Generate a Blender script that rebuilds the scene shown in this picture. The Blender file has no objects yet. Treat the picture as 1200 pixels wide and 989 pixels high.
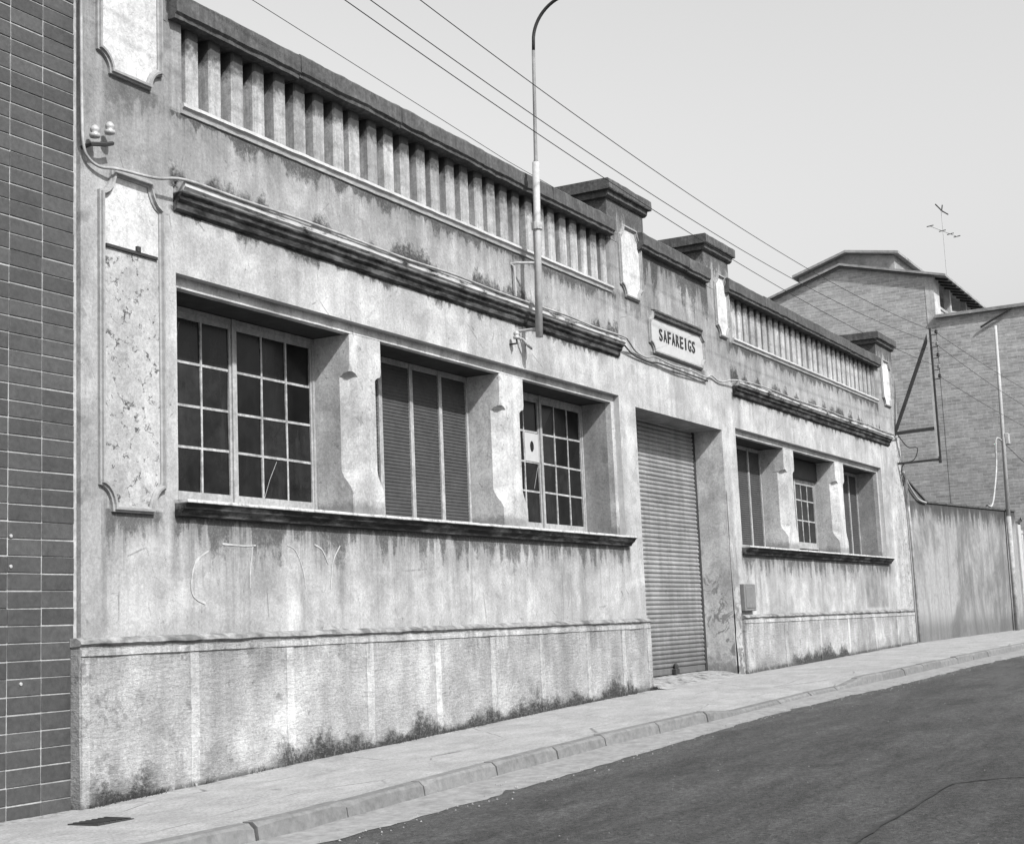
import bpy, bmesh, math, random
from mathutils import Vector, Matrix, noise as mnoise
random.seed(7)
S = 0.75                      # survey units (measured off the facade) -> metres
C = bpy.context.scene.collection
sc = bpy.context.scene

# ------------------------------------------------------------------ camera, sky, sun, exposure
cam_d = bpy.data.cameras.new("camera"); cam = bpy.data.objects.new("camera", cam_d); C.objects.link(cam)
r = Vector((0.487065, -0.872357, -0.041971)); f = Vector((0.867426, 0.477598, 0.13954))
r = (r - f*r.dot(f)/f.dot(f)).normalized(); f.normalize(); u = r.cross(f)
M = Matrix((r, u, -f)).transposed().to_4x4()
cam.matrix_world = Matrix.Translation(Vector((-9.999, -10.143, 1.45))*S) @ M
cam_d.sensor_fit = 'HORIZONTAL'; cam_d.sensor_width = 36; cam_d.lens = 51.5
cam_d.clip_start = 0.1; cam_d.clip_end = 2000
sc.camera = cam

SUN_EL, SUN_AZ = math.radians(43), math.radians(22)      # azimuth: towards -X, off the facade normal (-Y)
sd = Vector((-math.sin(SUN_AZ)*math.cos(SUN_EL), -math.cos(SUN_AZ)*math.cos(SUN_EL), math.sin(SUN_EL)))
sun_d = bpy.data.lights.new("sun", 'SUN'); sun_d.energy = 4.9; sun_d.angle = math.radians(1.8)
sun = bpy.data.objects.new("sun", sun_d); C.objects.link(sun)
sun.location = (0, -20, 30); sun.rotation_euler = sd.to_track_quat('Z', 'Y').to_euler()
w = bpy.data.worlds.new("World"); sc.world = w; w.use_nodes = True
nt = w.node_tree; nt.nodes.clear()
sky = nt.nodes.new('ShaderNodeTexSky'); sky.sky_type = 'NISHITA'; sky.sun_disc = False
sky.sun_elevation = SUN_EL; sky.sun_rotation = math.atan2(sd.x, sd.y)
sky.dust_density = 4.5; sky.air_density = 1.5; sky.ozone_density = 1.0
bw = nt.nodes.new('ShaderNodeSeparateColor')             # black and white film of the blue sensitive kind
bg = nt.nodes.new('ShaderNodeBackground'); bg.inputs[1].default_value = 0.15
wo = nt.nodes.new('ShaderNodeOutputWorld')
nt.links.new(sky.outputs[0], bw.inputs[0]); nt.links.new(bw.outputs[2], bg.inputs[0]); nt.links.new(bg.outputs[0], wo.inputs[0])
vs = sc.view_settings; vs.view_transform = 'Standard'; vs.look = 'None'; vs.exposure = 0.48; vs.gamma = 1.0; vs.use_curve_mapping = False
sc.cycles.max_bounces = 5; sc.cycles.diffuse_bounces = 2

# ------------------------------------------------------------------ node helper
class G:
    """small expression builder; coordinates are world position in survey units"""
    def __init__(s, name, rough=0.9, spec=0.25):
        s.m = bpy.data.materials.new(name); s.m.use_nodes = True; s.t = s.m.node_tree
        s.b = s.t.nodes['Principled BSDF']; s.b.inputs['Roughness'].default_value = rough
        s.b.inputs['Specular IOR Level'].default_value = spec
        g = s.t.nodes.new('ShaderNodeNewGeometry')
        v = s.t.nodes.new('ShaderNodeVectorMath'); v.operation = 'SCALE'; v.inputs['Scale'].default_value = 1/S
        s.t.links.new(g.outputs['Position'], v.inputs[0]); s.P = v.outputs[0]
        x = s.t.nodes.new('ShaderNodeSeparateXYZ'); s.t.links.new(s.P, x.inputs[0]); s.x, s.y, s.z = x.outputs
    def _set(s, sock, v):
        if isinstance(v, (int, float)): sock.default_value = v
        else: s.t.links.new(v, sock)
    def op(s, o, a, b=0.0, c=None, clamp=False):
        n = s.t.nodes.new('ShaderNodeMath'); n.operation = o; n.use_clamp = clamp
        s._set(n.inputs[0], a); s._set(n.inputs[1], b)
        if c is not None: s._set(n.inputs[2], c)
        return n.outputs[0]
    def add(s, a, b): return s.op('ADD', a, b)
    def sub(s, a, b): return s.op('SUBTRACT', a, b)
    def mul(s, a, b): return s.op('MULTIPLY', a, b)
    def mx(s, a, b): return s.op('MAXIMUM', a, b)
    def mr(s, v, a, b, c=0.0, d=1.0, smooth=True):
        n = s.t.nodes.new('ShaderNodeMapRange'); n.interpolation_type = 'SMOOTHSTEP' if smooth else 'LINEAR'
        s._set(n.inputs[0], v)
        for i, k in enumerate((a, b, c, d)): s._set(n.inputs[i+1], k)
        return n.outputs[0]
    def noise(s, scale=(1, 1, 1), k=1.0, detail=4, rough=0.6, dist=0.0, vec=None):
        v = s.t.nodes.new('ShaderNodeVectorMath'); v.operation = 'MULTIPLY'
        s.t.links.new(vec or s.P, v.inputs[0]); v.inputs[1].default_value = scale
        n = s.t.nodes.new('ShaderNodeTexNoise'); n.inputs['Scale'].default_value = k
        n.inputs['Detail'].default_value = detail; n.inputs['Roughness'].default_value = rough
        n.inputs['Distortion'].default_value = dist
        s.t.links.new(v.outputs[0], n.inputs['Vector']); return n.outputs[0]
    def vor(s, scale, k, feature='F1', out='Distance'):
        v = s.t.nodes.new('ShaderNodeVectorMath'); v.operation = 'MULTIPLY'
        s.t.links.new(s.P, v.inputs[0]); v.inputs[1].default_value = scale
        n = s.t.nodes.new('ShaderNodeTexVoronoi'); n.feature = feature; n.inputs['Scale'].default_value = k
        s.t.links.new(v.outputs[0], n.inputs['Vector']); return n.outputs[out]
    def rnd(s):
        return s.t.nodes.new('ShaderNodeObjectInfo').outputs['Random']
    def fringe(s, d, lo, hi, fx=3.0, sharp=.35, k=9, det=4, zs=.75):   # ragged dirt that starts at d = 0 and dies out with d
        H = s.mr(s.noise((1, 1, 0.02), fx, det, .6), .36, .64, lo, hi); n = s.noise((1, 1, zs), k, 6, .8); sp = s.noise((1, 1, 1), k*3.3, 3, .8)
        m = s.mr(s.sub(s.add(s.mul(n, 2.1), -.22), s.op('DIVIDE', d, H)), -.22, sharp+.10)
        return s.mul(s.mul(m, s.mr(sp, .28, .54, .62, 1)), s.mr(d, -.02, .0))
    def band(s, v, a, b, soft=0.05):      # 1 inside a..b
        return s.mul(s.mr(v, a-soft, a+soft), s.mr(v, b-soft, b+soft, 1, 0))
    def mix(s, a, b, f_):
        return s.add(s.mul(a, s.sub(1.0, f_)), s.mul(b, f_))
    def color(s, v, warm=0.0):
        v = s.mul(v, .72)            # scales every base colour down so that shade renders deeper
        n = s.t.nodes.new('ShaderNodeCombineColor')
        for i in range(3): s._set(n.inputs[i], v)
        s.t.links.new(n.outputs[0], s.b.inputs['Base Color'])
    def bump(s, h, strength=0.4, dist=0.02):
        n = s.t.nodes.new('ShaderNodeBump'); n.inputs['Strength'].default_value = strength
        n.inputs['Distance'].default_value = dist; s._set(n.inputs['Height'], h)
        s.t.links.new(n.outputs[0], s.b.inputs['Normal'])

def gline(g):       # pavement height along the facade
    a = g.mul(g.mr(g.x, 0, 12.75, 0, 1, False), 0.35); b = g.mul(g.mr(g.x, 12.75, 30.7, 0, 1, False), 0.26)
    return g.add(a, b)

def streaks(g, k=7.0, seed=0.0):
    a = g.noise((1, 1, 0.06), k, 4, 0.7); b = g.noise((1, 1, 0.05), k*3.1, 2, 0.5)
    return g.mr(g.add(g.mul(a, .72), g.mul(b, .28)), 0.40, 0.62)

def mat_plaster(name, base, mode):
    g = G(name, 0.95, 0.15)
    big = g.noise((1, 1, 1), 0.55, 5, 0.62); mid = g.noise((1, 1, 1), 3.0, 6, 0.7, 0.4)
    fine = g.noise((1, 1, 1), 28, 4, 0.75); st = streaks(g)
    softst = g.noise((1, 1, 0.10), 2.6, 4, 0.6)
    spread = g.noise((1, 1, .35), 1.7, 3, 0.6)
    rag = g.noise((1, 1, 1), 9, 5, 0.7)
    v = g.mul(base, g.mr(big, .32, .68, .70, 1.17, False)); v = g.mul(v, g.mr(g.noise((1, 1, 1), 1.5, 5, .65, 1.0), .42, .60, .88, 1.06))
    v = g.mul(v, g.mr(mid, .3, .72, .80, 1.13, False))
    v = g.mul(v, g.mr(fine, .25, .75, .70, 1.26, False))
    grit = g.noise((1, 1, 1), 62, 3, .8); v = g.mul(v, g.mr(grit, .25, .75, .84, 1.14, False))
    pit = g.mul(g.mr(g.vor((1, 1, 1), 17), .05, .16, 1, 0), g.mr(g.noise((1, 1, 1), 3.3, 3), .50, .62)); v = g.mul(v, g.sub(1.0, g.mul(pit, .5)))
    v = g.mul(v, g.mr(softst, .35, .65, .80, 1.07, False))
    # pale patches of newer or washed plaster
    pale = g.mr(g.noise((1, 1, .8), 1.1, 6, .7, .6), .56, .63)
    v = g.mul(v, g.add(1.0, g.mul(pale, .13)))
    D = 0.0
    bay = g.mx(g.band(g.x, 1.25, 12.3), g.band(g.x, 17.6, 28.8))
    jit = g.mul(g.sub(spread, .5), 1.0)
    if mode == 'wall':
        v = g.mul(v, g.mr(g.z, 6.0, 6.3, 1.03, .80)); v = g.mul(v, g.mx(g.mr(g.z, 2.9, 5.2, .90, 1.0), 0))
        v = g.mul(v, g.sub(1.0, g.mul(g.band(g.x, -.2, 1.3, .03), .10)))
        def drip(ztop, length, k, mask=None, edge=.5):
            L = g.add(length, g.mul(g.sub(spread, .5), length*2.2))
            t = g.op('DIVIDE', g.sub(ztop, g.z), g.mx(L, .05))
            m = g.mul(g.mr(t, 0.0, 1.0, 1, 0), g.mr(g.sub(ztop, g.z), -0.02, 0.0))
            m = g.mul(m, g.add(.28, g.mul(st, .72))); m = g.mul(m, g.mr(rag, .3, .65, .6, 1.0))
            m = g.mul(m, k)
            return g.mul(m, mask) if mask is not None else m
        D = g.mul(drip(2.78, .75, 1.0, bay), g.mr(g.noise((1, 1, .3), .9, 3, .6), .3, .6, .45, 1))
        D = g.mx(D, g.mul(g.fringe(g.sub(2.76, g.z), .10, .62, 4.5), g.mul(bay, .80)))
        D = g.mx(D, g.mul(g.fringe(g.sub(6.99, g.z), .03, .30, 3.5), g.mul(bay, .85)))
        D = g.mx(D, g.mul(g.fringe(g.sub(7.98, g.z), .15, .9, 3.5), g.mul(g.band(g.x, 13.2, 16.6), .85)))
        D = g.mx(D, g.mul(g.fringe(g.sub(8.66, g.z), .2, 1.0, 5), .8))
        D = g.mx(D, g.mul(g.fringe(g.sub(2.74, g.z), .1, .5, 5), g.mul(g.band(g.x, .3, 1.1), .75)))
        D = g.mx(D, g.mul(g.fringe(g.sub(7.08, g.z), .1, .5, 5), g.mul(g.mx(g.band(g.x, .3, 1.1), g.mx(g.band(g.x, 12.5, 13.3), g.band(g.x, 16.95, 17.7))), .6)))
        D = g.mx(D, g.mul(g.fringe(g.sub(6.2, g.z), .05, .3, 5), g.mul(g.band(g.x, 13.6, 16.2), .6)))
        D = g.mx(D, drip(7.02, .45, .75, bay)); D = g.mx(D, drip(5.98, .25, .6, bay))
        mid_p = g.band(g.x, 13.2, 16.6)
        D = g.mx(D, drip(8.02, 1.1, .75, mid_p))
        D = g.mx(D, drip(8.8, .8, .95, g.mx(g.band(g.x, 12.0, 13.65), g.mx(g.band(g.x, 16.4, 17.9), g.band(g.x, 28.9, 31)))))
        D = g.mx(D, drip(7.1, .6, .55, g.mx(g.band(g.x, .2, 1.2), g.mx(g.band(g.x, 12.3, 13.4), g.band(g.x, 16.9, 17.7)))))
        D = g.mx(D, drip(2.75, .5, .75, g.band(g.x, .35, 1.05)))
        D = g.mx(D, drip(6.2, .4, .45, g.band(g.x, 13.5, 16.3)))
        # moss standing on the cornice: ragged tufts upwards
        h = g.mul(g.mr(rag, .35, .7), g.mr(g.noise((1, 1, 1), 1.2, 3), .3, .65, .10, .34))
        moss = g.fringe(g.sub(g.z, 6.17), .05, .42, 1.5, .35, 9, 2, 1.1)
        D = g.mx(D, g.mul(g.mul(moss, bay), .95))
        D = g.mx(D, g.mul(g.fringe(g.sub(5.95, g.z), .04, .20, 3.5), g.mul(bay, .9)))
        # faint soot over the upper wall and a grime patch near the tiled house
        D = g.mx(D, g.mul(g.mr(g.z, 6.1, 7.0), g.mul(st, .30)))
        lng = g.mr(g.noise((1, 1, .03), 5.5, 5, .75), .52, .66)
        D = g.mx(D, g.mul(g.mul(lng, g.mr(g.z, 1.4, 2.8, .15, .45)), g.mr(g.z, 2.9, 2.8)))
        D = g.mx(D, g.mul(lng, .16))
        D = g.mx(D, g.mul(g.mul(g.band(g.x, 1.22, 1.36, .04), g.mr(g.z, 1.5, 2.7)), g.mul(g.mr(g.z, 2.9, 2.7), .45)))
        net = g.mr(g.vor((1, 1, .7), 1.1, 'DISTANCE_TO_EDGE'), .0, .012, 1, 0); D = g.mx(D, g.mul(g.mul(net, g.mr(mid, .5, .62)), .5))
        flk = g.mr(g.noise((1, 1, 1), 6.5, 6, .75, .8), .615, .64); D = g.mx(D, g.mul(g.mul(flk, g.mr(big, .45, .6)), .5))
        D = g.mx(D, g.mul(g.mul(g.mr(g.x, .0, .35, 1, 0), g.mr(mid, .45, .62)), .45))
        # damage low on the right hand door jamb
        dj = g.mul(g.band(g.x, 16.9, 17.42, .03), g.mr(g.z, 3.2, .8))
        D = g.mx(D, g.mul(dj, g.mr(g.noise((1, 1, 1), 4.5, 6, .75, .6), .50, .54, 0, .65)))
        D = g.mx(D, g.mul(g.mul(g.mr(g.x, 29, 30.2), g.mr(rag, .5, .65)), .5))
        pt = g.mul(g.band(g.x, 26.3, 28.3, .05), g.band(g.z, 1.6, 2.62, .04)); D = g.mx(D, g.mul(pt, g.mr(mid, .35, .6, .15, .5)))
        sp = g.mr(g.noise((1, 1, 1), 5.2, 3, .5), .70, .76); D = g.mx(D, g.mul(sp, .35))
    if mode == 'plinth':
        gl = gline(g); hz = g.sub(g.z, gl)
        lim = g.mul(g.mr(g.noise((1, 1, .2), .9, 3), .38, .6, .10, .40), g.add(.25, g.noise((1, 1, .8), 5, 5, .75)))
        inx = g.mx(g.mx(g.band(g.x, 2.6, 12.4, .4), g.mul(g.band(g.x, 20, 24.5, .4), 1.0)), g.mul(g.band(g.x, .0, .9, .2), 1.0))
        D = g.mul(g.mul(g.fringe(g.add(hz, .02), .10, .42, 1.0, .45, 8, 1.5, 1.2), g.mx(inx, .3)), .97)
        D = g.mx(D, g.mul(g.mr(hz, .0, .10, .8, 0), g.mr(rag, .3, .5)))
        D = g.mx(D, g.mul(g.mul(g.mr(g.x, .0, 2.0, 1, 0), g.mr(mid, .50, .62)), .55))
        D = g.mx(D, g.mul(g.mul(g.mr(g.z, .95, 1.47), st), .40))
        D = g.mx(D, g.mul(g.mr(g.noise((1, 1, 1), 4.2, 4, .6), .64, .72), .45))
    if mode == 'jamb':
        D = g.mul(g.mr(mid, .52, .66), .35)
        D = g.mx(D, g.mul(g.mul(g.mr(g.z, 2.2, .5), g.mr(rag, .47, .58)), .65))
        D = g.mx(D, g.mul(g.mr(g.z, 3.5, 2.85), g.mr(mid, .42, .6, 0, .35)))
    if mode == 'panel':      # blistered infill of the tall ornamental panels
        wob = g.t.nodes.new('ShaderNodeVectorMath'); wob.operation = 'ADD'; g.t.links.new(g.P, wob.inputs[0])
        cb = g.t.nodes.new('ShaderNodeCombineXYZ'); g.t.links.new(g.mul(g.sub(mid, .5), .5), cb.inputs[0]); g.t.links.new(g.mul(g.sub(rag, .5), .4), cb.inputs[2]); g.t.links.new(cb.outputs[0], wob.inputs[1])
        keep = g.P; g.P = wob.outputs[0]; crack = g.mr(g.vor((1, 1, 1.2), 3.6, 'DISTANCE_TO_EDGE'), .0, .05, 1, 0); g.P = keep
        gate = g.mul(g.mr(g.noise((1, 1, 1), 8, 2), .50, .56), g.mr(g.noise((1, 1, 1), 3, 2), .35, .45, .2, 1))
        low = g.mx(g.mul(g.mr(g.z, 5.30, 5.34, 1, 0), g.mr(g.x, 1.3, 1.5, 1, 0)), 0)
        v = g.mul(v, g.mr(low, 0, 1, 1.42, 1.0, False))
        D = g.mul(g.mul(crack, gate), g.mul(low, .9))
        D = g.mx(D, g.mul(g.mr(mid, .58, .66), g.mul(low, .28)))
    if mode == 'doorj':
        D = g.mul(g.mr(g.noise((1, 1, 1), 3.4, 6, .7, .8), .535, .565), g.mr(g.z, 3.4, 1.6, .12, .55))
        D = g.mx(D, g.mul(g.mr(g.add(g.z, g.mul(rag, -.8)), .6, .05), .6))
    if mode == 'plain':
        D = g.mul(g.mr(g.noise((1, 1, 1), 7, 6, .75, .6), .60, .63), .4); D = g.mx(D, g.mul(g.mr(g.add(g.z, g.mul(rag, -.25)), 3.0, 2.86), .5))
        D = g.mx(D, g.mul(streaks(g, 6), .12))
    if mode == 'rib':
        D = g.mul(g.mul(g.mr(g.add(g.z, g.mul(g.sub(rag, .5), .45)), 7.60, 7.84), .92), 1)  # rib tops darkened: stain, plus coping shade put into the colour
        D = g.mx(D, g.mul(g.mul(st, .3), 1)); D = g.mx(D, g.mul(g.mr(mid, .6, .7), .35))
        v = g.mul(v, g.mr(g.rnd(), 0, 1, .90, 1.08, False))
    v = g.mix(v, .035, D) if not isinstance(D, float) else v
    g.color(v)
    h = g.add(g.mul(mid, .6), g.mul(fine, .35 if mode != 'plinth' else .9))
    if mode == 'plinth': h = g.add(h, g.mul(g.noise((.6, 1, 2.4), 11, 5, .75), 1.3))
    if mode == 'panel': h = g.sub(h, g.mul(g.mul(crack, gate), 1.2))
    h = g.add(h, g.mul(D, -.4)) if not isinstance(D, float) else h
    g.bump(h, .55 if mode == 'plinth' else .38, .03 if mode == 'plinth' else .016)
    return g.m
import warnings; warnings.filterwarnings('ignore')

def mat_simple(name, base, var=.2, k=12, rough=.8, spec=.3, bump=.25, streak=0.0, dark=.03, blotch=0.0, per=0.0):
    g = G(name, rough, spec)
    n = g.noise((1, 1, 1), k, 5, .7); n2 = g.noise((1, 1, 1), k*.22, 4, .6)
    v = g.mul(base, g.mr(n, .28, .72, 1-var, 1+var, False)); v = g.mul(v, g.mr(n2, .3, .7, 1-var*.7, 1+var*.7, False))
    if per: v = g.mul(v, g.mr(g.rnd(), 0, 1, 1-per, 1+per, False))
    if streak: v = g.mix(v, dark, g.mul(streaks(g, 9), streak))
    if blotch: v = g.mix(v, dark, g.mul(g.mr(n2, .45, .62), blotch))
    g.color(v)
    if bump: g.bump(n, bump, .01)
    return g.m

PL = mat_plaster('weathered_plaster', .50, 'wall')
PLI = mat_plaster('rough_plinth_render', .455, 'plinth')
JAMB = mat_plaster('reveal_plaster', .36, 'jamb')  # base darker than the wall, painting shade into the reveals
DOORJ = mat_plaster('sunlit_tone_reveal', .62, 'doorj')  # lighter base paints sunlight into the door reveals; the flaking is wear
SOFF = mat_simple('shade_dark_soffit', .06, .3, 6, .95, .1, .3, blotch=.4, dark=.05)  # near-black base paints the shade of the window heads
STRIP = mat_plaster('plinth_strip_render', .58, 'plinth')
PAN = mat_plaster('panel_plaster', .50, 'panel')
RIB = mat_plaster('rib_plaster', .52, 'rib')
PIER = mat_plaster('pier_plaster', .58, 'plain')
RIBBACK = mat_simple('shade_dark_backing', .10, .3, 6, .95, .1)  # dark base paints in the shade behind the ribs
TRIM = mat_simple('plain_trim_plaster', .48, .15, 14, .9, .2, .3, streak=.15, dark=.1)
MOUL = mat_simple('panel_moulding', .33, .22, 14, .9, .2, .4, blotch=.25, dark=.08)
MOULD = mat_simple('dark_mould_top', .10, .45, 14, .9, .2, .5, blotch=.6, dark=.02)
COP = mat_simple('lichen_grey_coping', .105, .4, 16, .95, .15, .6, streak=.5, dark=.05)
def mat_cornice():
    g = G('stain_shade_cornice', .95, .1)
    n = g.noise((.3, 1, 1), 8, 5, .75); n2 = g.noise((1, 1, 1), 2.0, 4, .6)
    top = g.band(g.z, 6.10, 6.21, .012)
    v = g.mix(g.mr(n, .35, .7, .025, .10), .42, g.mul(top, g.mr(n, .34, .5)))  # near-black below the lip: stain, with shade put into the colour
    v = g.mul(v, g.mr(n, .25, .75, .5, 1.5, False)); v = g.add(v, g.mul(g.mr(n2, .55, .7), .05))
    g.color(v); g.bump(n, .3, .01); return g.m
COR = mat_cornice()
def mat_sill():
    g = G('stained_sill', .95, .1)
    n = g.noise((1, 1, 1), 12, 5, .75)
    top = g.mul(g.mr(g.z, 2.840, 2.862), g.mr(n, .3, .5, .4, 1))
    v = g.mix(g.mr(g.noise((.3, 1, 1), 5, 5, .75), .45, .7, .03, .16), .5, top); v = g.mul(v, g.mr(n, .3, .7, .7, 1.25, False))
    g.color(v); g.bump(n, .5, .01); return g.m
SILL = mat_sill()
LEDGE = mat_simple('plinth_ledge', .30, .5, 9, .95, .1, .5, blotch=.75, dark=.05)
FRAME = mat_simple('weathered_wood_frame', .36, .3, 20, .85, .2, .3, streak=.25, dark=.1)
MUN = mat_simple('rusty_glazing_bar', .36, .45, 22, .8, .3, .2)
def mat_glass(name, base, rough):
    g = G(name, rough, .22)
    n = g.noise((1, 1, 1), 3.0, 5, .7); n2 = g.noise((1, 1, .2), 10, 4, .6)
    v = g.mul(base, g.mr(n, .3, .7, .4, 1.8, False)); v = g.add(v, g.mul(g.mr(n2, .5, .75), base*.8))
    v = g.mul(v, g.mr(g.rnd(), 0, 1, .4, 2.4)); g.color(v)
    g.bump(g.noise((1, 1, 1), 1.5, 2), .12, .02); return g.m
GLASS = mat_glass('dusty_dark_glass', .007, .2)
LOUV = mat_simple('louvre_slats', .058, .25, 12, .8, .25, .1, blotch=.3, dark=.06)
PAPER = mat_simple('pale_card', .45, .08, 8, .9, .1, 0)
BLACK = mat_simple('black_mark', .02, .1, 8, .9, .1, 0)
def mat_roll():
    g = G('galvanised_roller_slat', .5, .4)
    n = g.noise((1, 1, 1), 9, 5, .75); big = g.noise((.6, 1, 1), 1.3, 5, .65)
    v = g.mul(.29, g.mr(n, .3, .7, .84, 1.14, False)); v = g.mul(v, g.mr(g.rnd(), 0, 1, .90, 1.08, False)); v = g.mul(v, g.mr(big, .35, .65, .78, 1.1, False))
    v = g.mix(v, .07, g.mul(streaks(g, 5), .35)); v = g.mix(v, .05, g.mul(g.mr(g.add(g.z, g.mul(n, .7)), 2.1, .8), .6))
    v = g.mix(v, .04, g.mul(g.mr(g.noise((1, 1, 1), 4.5, 5, .7), .62, .68), .5))
    g.color(v); g.bump(g.noise((1, 1, 2), 2.5, 3), .5, .03); return g.m
ROLL = mat_roll()
DARKM = mat_simple('dark_iron', .035, .3, 14, .7, .3, .1)
STEEL = mat_simple('pale_painted_steel', .42, .16, 14, .6, .4, .1, streak=.15, dark=.15)
WIRE = mat_simple('wire', .03, .1, 10, .7, .3, 0)
CABLE = mat_simple('painted_cable', .34, .4, 6, .8, .2, 0)
PORC = mat_simple('porcelain', .42, .05, 8, .3, .5, 0)
TILE = mat_simple('dark_glazed_brick', .068, .28, 20, .5, .4, .3, per=.2, blotch=.2, dark=.035)
MORT = mat_simple('pale_mortar', .38, .3, 16, .95, .1, .3)
METALBOX = mat_simple('grey_metal_box', .2, .2, 10, .6, .3, .1, blotch=.4, dark=.1)
def mat_asphalt():
    g = G('asphalt', .88, .25)
    n = g.noise((1, 1, 1), 24, 5, .85); b = g.noise((.35, 1, 1), .9, 5, .65); c = g.noise((.25, 1.6, 1), 2.2, 5, .7)
    v = g.mul(.082, g.mr(n, .3, .7, .35, 1.7, False)); v = g.mul(v, g.mr(b, .3, .7, .72, 1.35, False)); v = g.mul(v, g.mr(c, .3, .7, .72, 1.3, False)); v = g.mul(v, g.mr(g.noise((1, 1, 1), 8, 5, .85), .3, .7, .62, 1.42, False))
    sp = g.mr(g.vor((1, 1, 1), 17), .06, .22, 1, 0); v = g.add(v, g.mul(g.mul(sp, g.mr(g.noise((1,1,1), 7, 3), .36, .62, .15, 1)), .075)); dk = g.mr(g.vor((1, 1, 1), 11.3), .10, .24, 1, 0); v = g.mul(v, g.sub(1.0, g.mul(dk, .5)))
    oil = g.mr(g.noise((.5, 1, 1), 1.1, 4, .6, .5), .60, .70); v = g.mul(v, g.sub(1.0, g.mul(oil, .3)))
    worn = g.mr(g.sub(g.y, g.mul(g.noise((.5,1,1), 1.4, 4), .6)), -4.3, -3.4); v = g.add(v, g.mul(worn, .02))
    g.color(v); g.bump(g.add(n, g.mul(sp, .5)), 1.0, .035); return g.m
ASPH = mat_asphalt()
def mat_pave():
    g = G('pavement_concrete', .95, .15)
    n = g.noise((1, 1, 1), 34, 4, .75); b = g.noise((1, 1, 1), 1.4, 6, .7, .5); c = g.noise((.4, 1.5, 1), 5, 5, .7)
    v = g.mul(.33, g.mr(n, .3, .7, .68, 1.28, False)); v = g.mul(v, g.mr(b, .3, .7, .78, 1.18, False)); v = g.mul(v, g.sub(1.0, g.mul(g.mr(g.vor((1, 1, 1), 9), .04, .1, 1, 0), .35)))
    ck = g.mr(g.vor((.45, .8, 1), 1.0, 'DISTANCE_TO_EDGE'), 0, .012, 1, 0); v = g.mul(v, g.sub(1.0, g.mul(g.mul(ck, g.mr(b, .45, .6)), .6))); v = g.mul(v, g.mr(c, .3, .7, .88, 1.1, False))
    d = g.mul(g.mr(g.y, -.28, .0), g.mr(g.noise((1,1,1), 8, 4), .48, .62, 0, .75))
    v = g.mix(v, .05, d); g.color(v); g.bump(g.add(n, b), .35, .012); return g.m
PAVE = mat_pave()
GUT = mat_simple('gutter_concrete', .27, .3, 9, .95, .15, .5, blotch=.25, dark=.12)
KERB = mat_simple('kerb_stone', .185, .28, 12, .9, .2, .45, blotch=.3, dark=.09, per=.13)
SOIL = mat_simple('bare_ground', .14, .3, 5, .95, .1, .4)
def mat_housebrick():
    g = G('far_brickwork', .95, .1)
    cmb = g.t.nodes.new('ShaderNodeCombineXYZ'); g.t.links.new(g.add(g.y, g.x), cmb.inputs[0]); g.t.links.new(g.z, cmb.inputs[1])
    b = g.t.nodes.new('ShaderNodeTexBrick'); g.t.links.new(cmb.outputs[0], b.inputs['Vector'])
    b.inputs['Scale'].default_value = 1; b.inputs['Brick Width'].default_value = .36; b.inputs['Row Height'].default_value = .115
    b.inputs['Mortar Size'].default_value = .012; b.inputs['Color1'].default_value = (.84, .84, .84, 1); b.inputs['Color2'].default_value = (1.12, 1.12, 1.12, 1)
    b.inputs['Mortar'].default_value = (1.25, 1.25, 1.25, 1)
    s_ = g.t.nodes.new('ShaderNodeRGBToBW'); g.t.links.new(b.outputs[0], s_.inputs[0])
    n = g.noise((1, .5, 3.0), 1.6, 5, .7); n2 = g.noise((1, .45, 4.5), 5, 3, .7)
    v = g.mul(.36, s_.outputs[0]); v = g.mul(v, g.mr(g.noise((1, 1, 1), 6, 4, .85), .3, .7, .78, 1.2, False)); v = g.mul(v, g.mr(n, .3, .7, .8, 1.2, False)); v = g.mul(v, g.mr(n2, .35, .65, .86, 1.12, False))
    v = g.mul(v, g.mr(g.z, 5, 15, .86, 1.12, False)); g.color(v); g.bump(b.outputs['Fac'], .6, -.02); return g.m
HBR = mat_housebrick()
def mat_yard():
    g = G('stained_yard_render', .95, .1)
    n = g.noise((1, 1, 1), 7, 6, .75); b = g.noise((.7, 1, .5), .45, 7, .7, .5); st = streaks(g, 3.5)
    v = g.mul(.33, g.mr(n, .3, .7, .78, 1.2, False))
    v = g.mix(v, .13, g.mul(g.mr(b, .44, .64), .8)); v = g.mix(v, .12, g.mul(g.mul(st, g.mr(g.noise((1, 1, .1), 1.3, 4), .4, .6)), .6))
    v = g.mix(v, .05, g.mul(g.fringe(g.sub(g.add(4.52, g.mul(g.sub(g.x, 31), .025)), g.z), .15, .8, 2.5), .75))
    v = g.mix(v, .05, g.mul(g.mul(g.mr(g.add(g.z, g.mul(st, .4)), 4.2, 4.8), g.mr(g.z, 5.6, 4.9)), .7))
    v = g.mix(v, .09, g.mul(g.mr(g.sub(g.z, g.mul(n, .9)), 1.0, .4), .6)); g.color(v); g.bump(n, .5, .02); return g.m
YARD = mat_yard()
ROOF = mat_simple('old_roof_tile', .30, .35, 5, .9, .15, .5)
LEAF = mat_simple('dark_leaf', .05, .4, 9, .7, .3, 0, per=.3)
CHALK = mat_simple('faint_chalk', .45, .3, 16, .95, .1, 0)
TAR = mat_simple('tar_seam', .018, .2, 14, .6, .4, .2)

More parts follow.
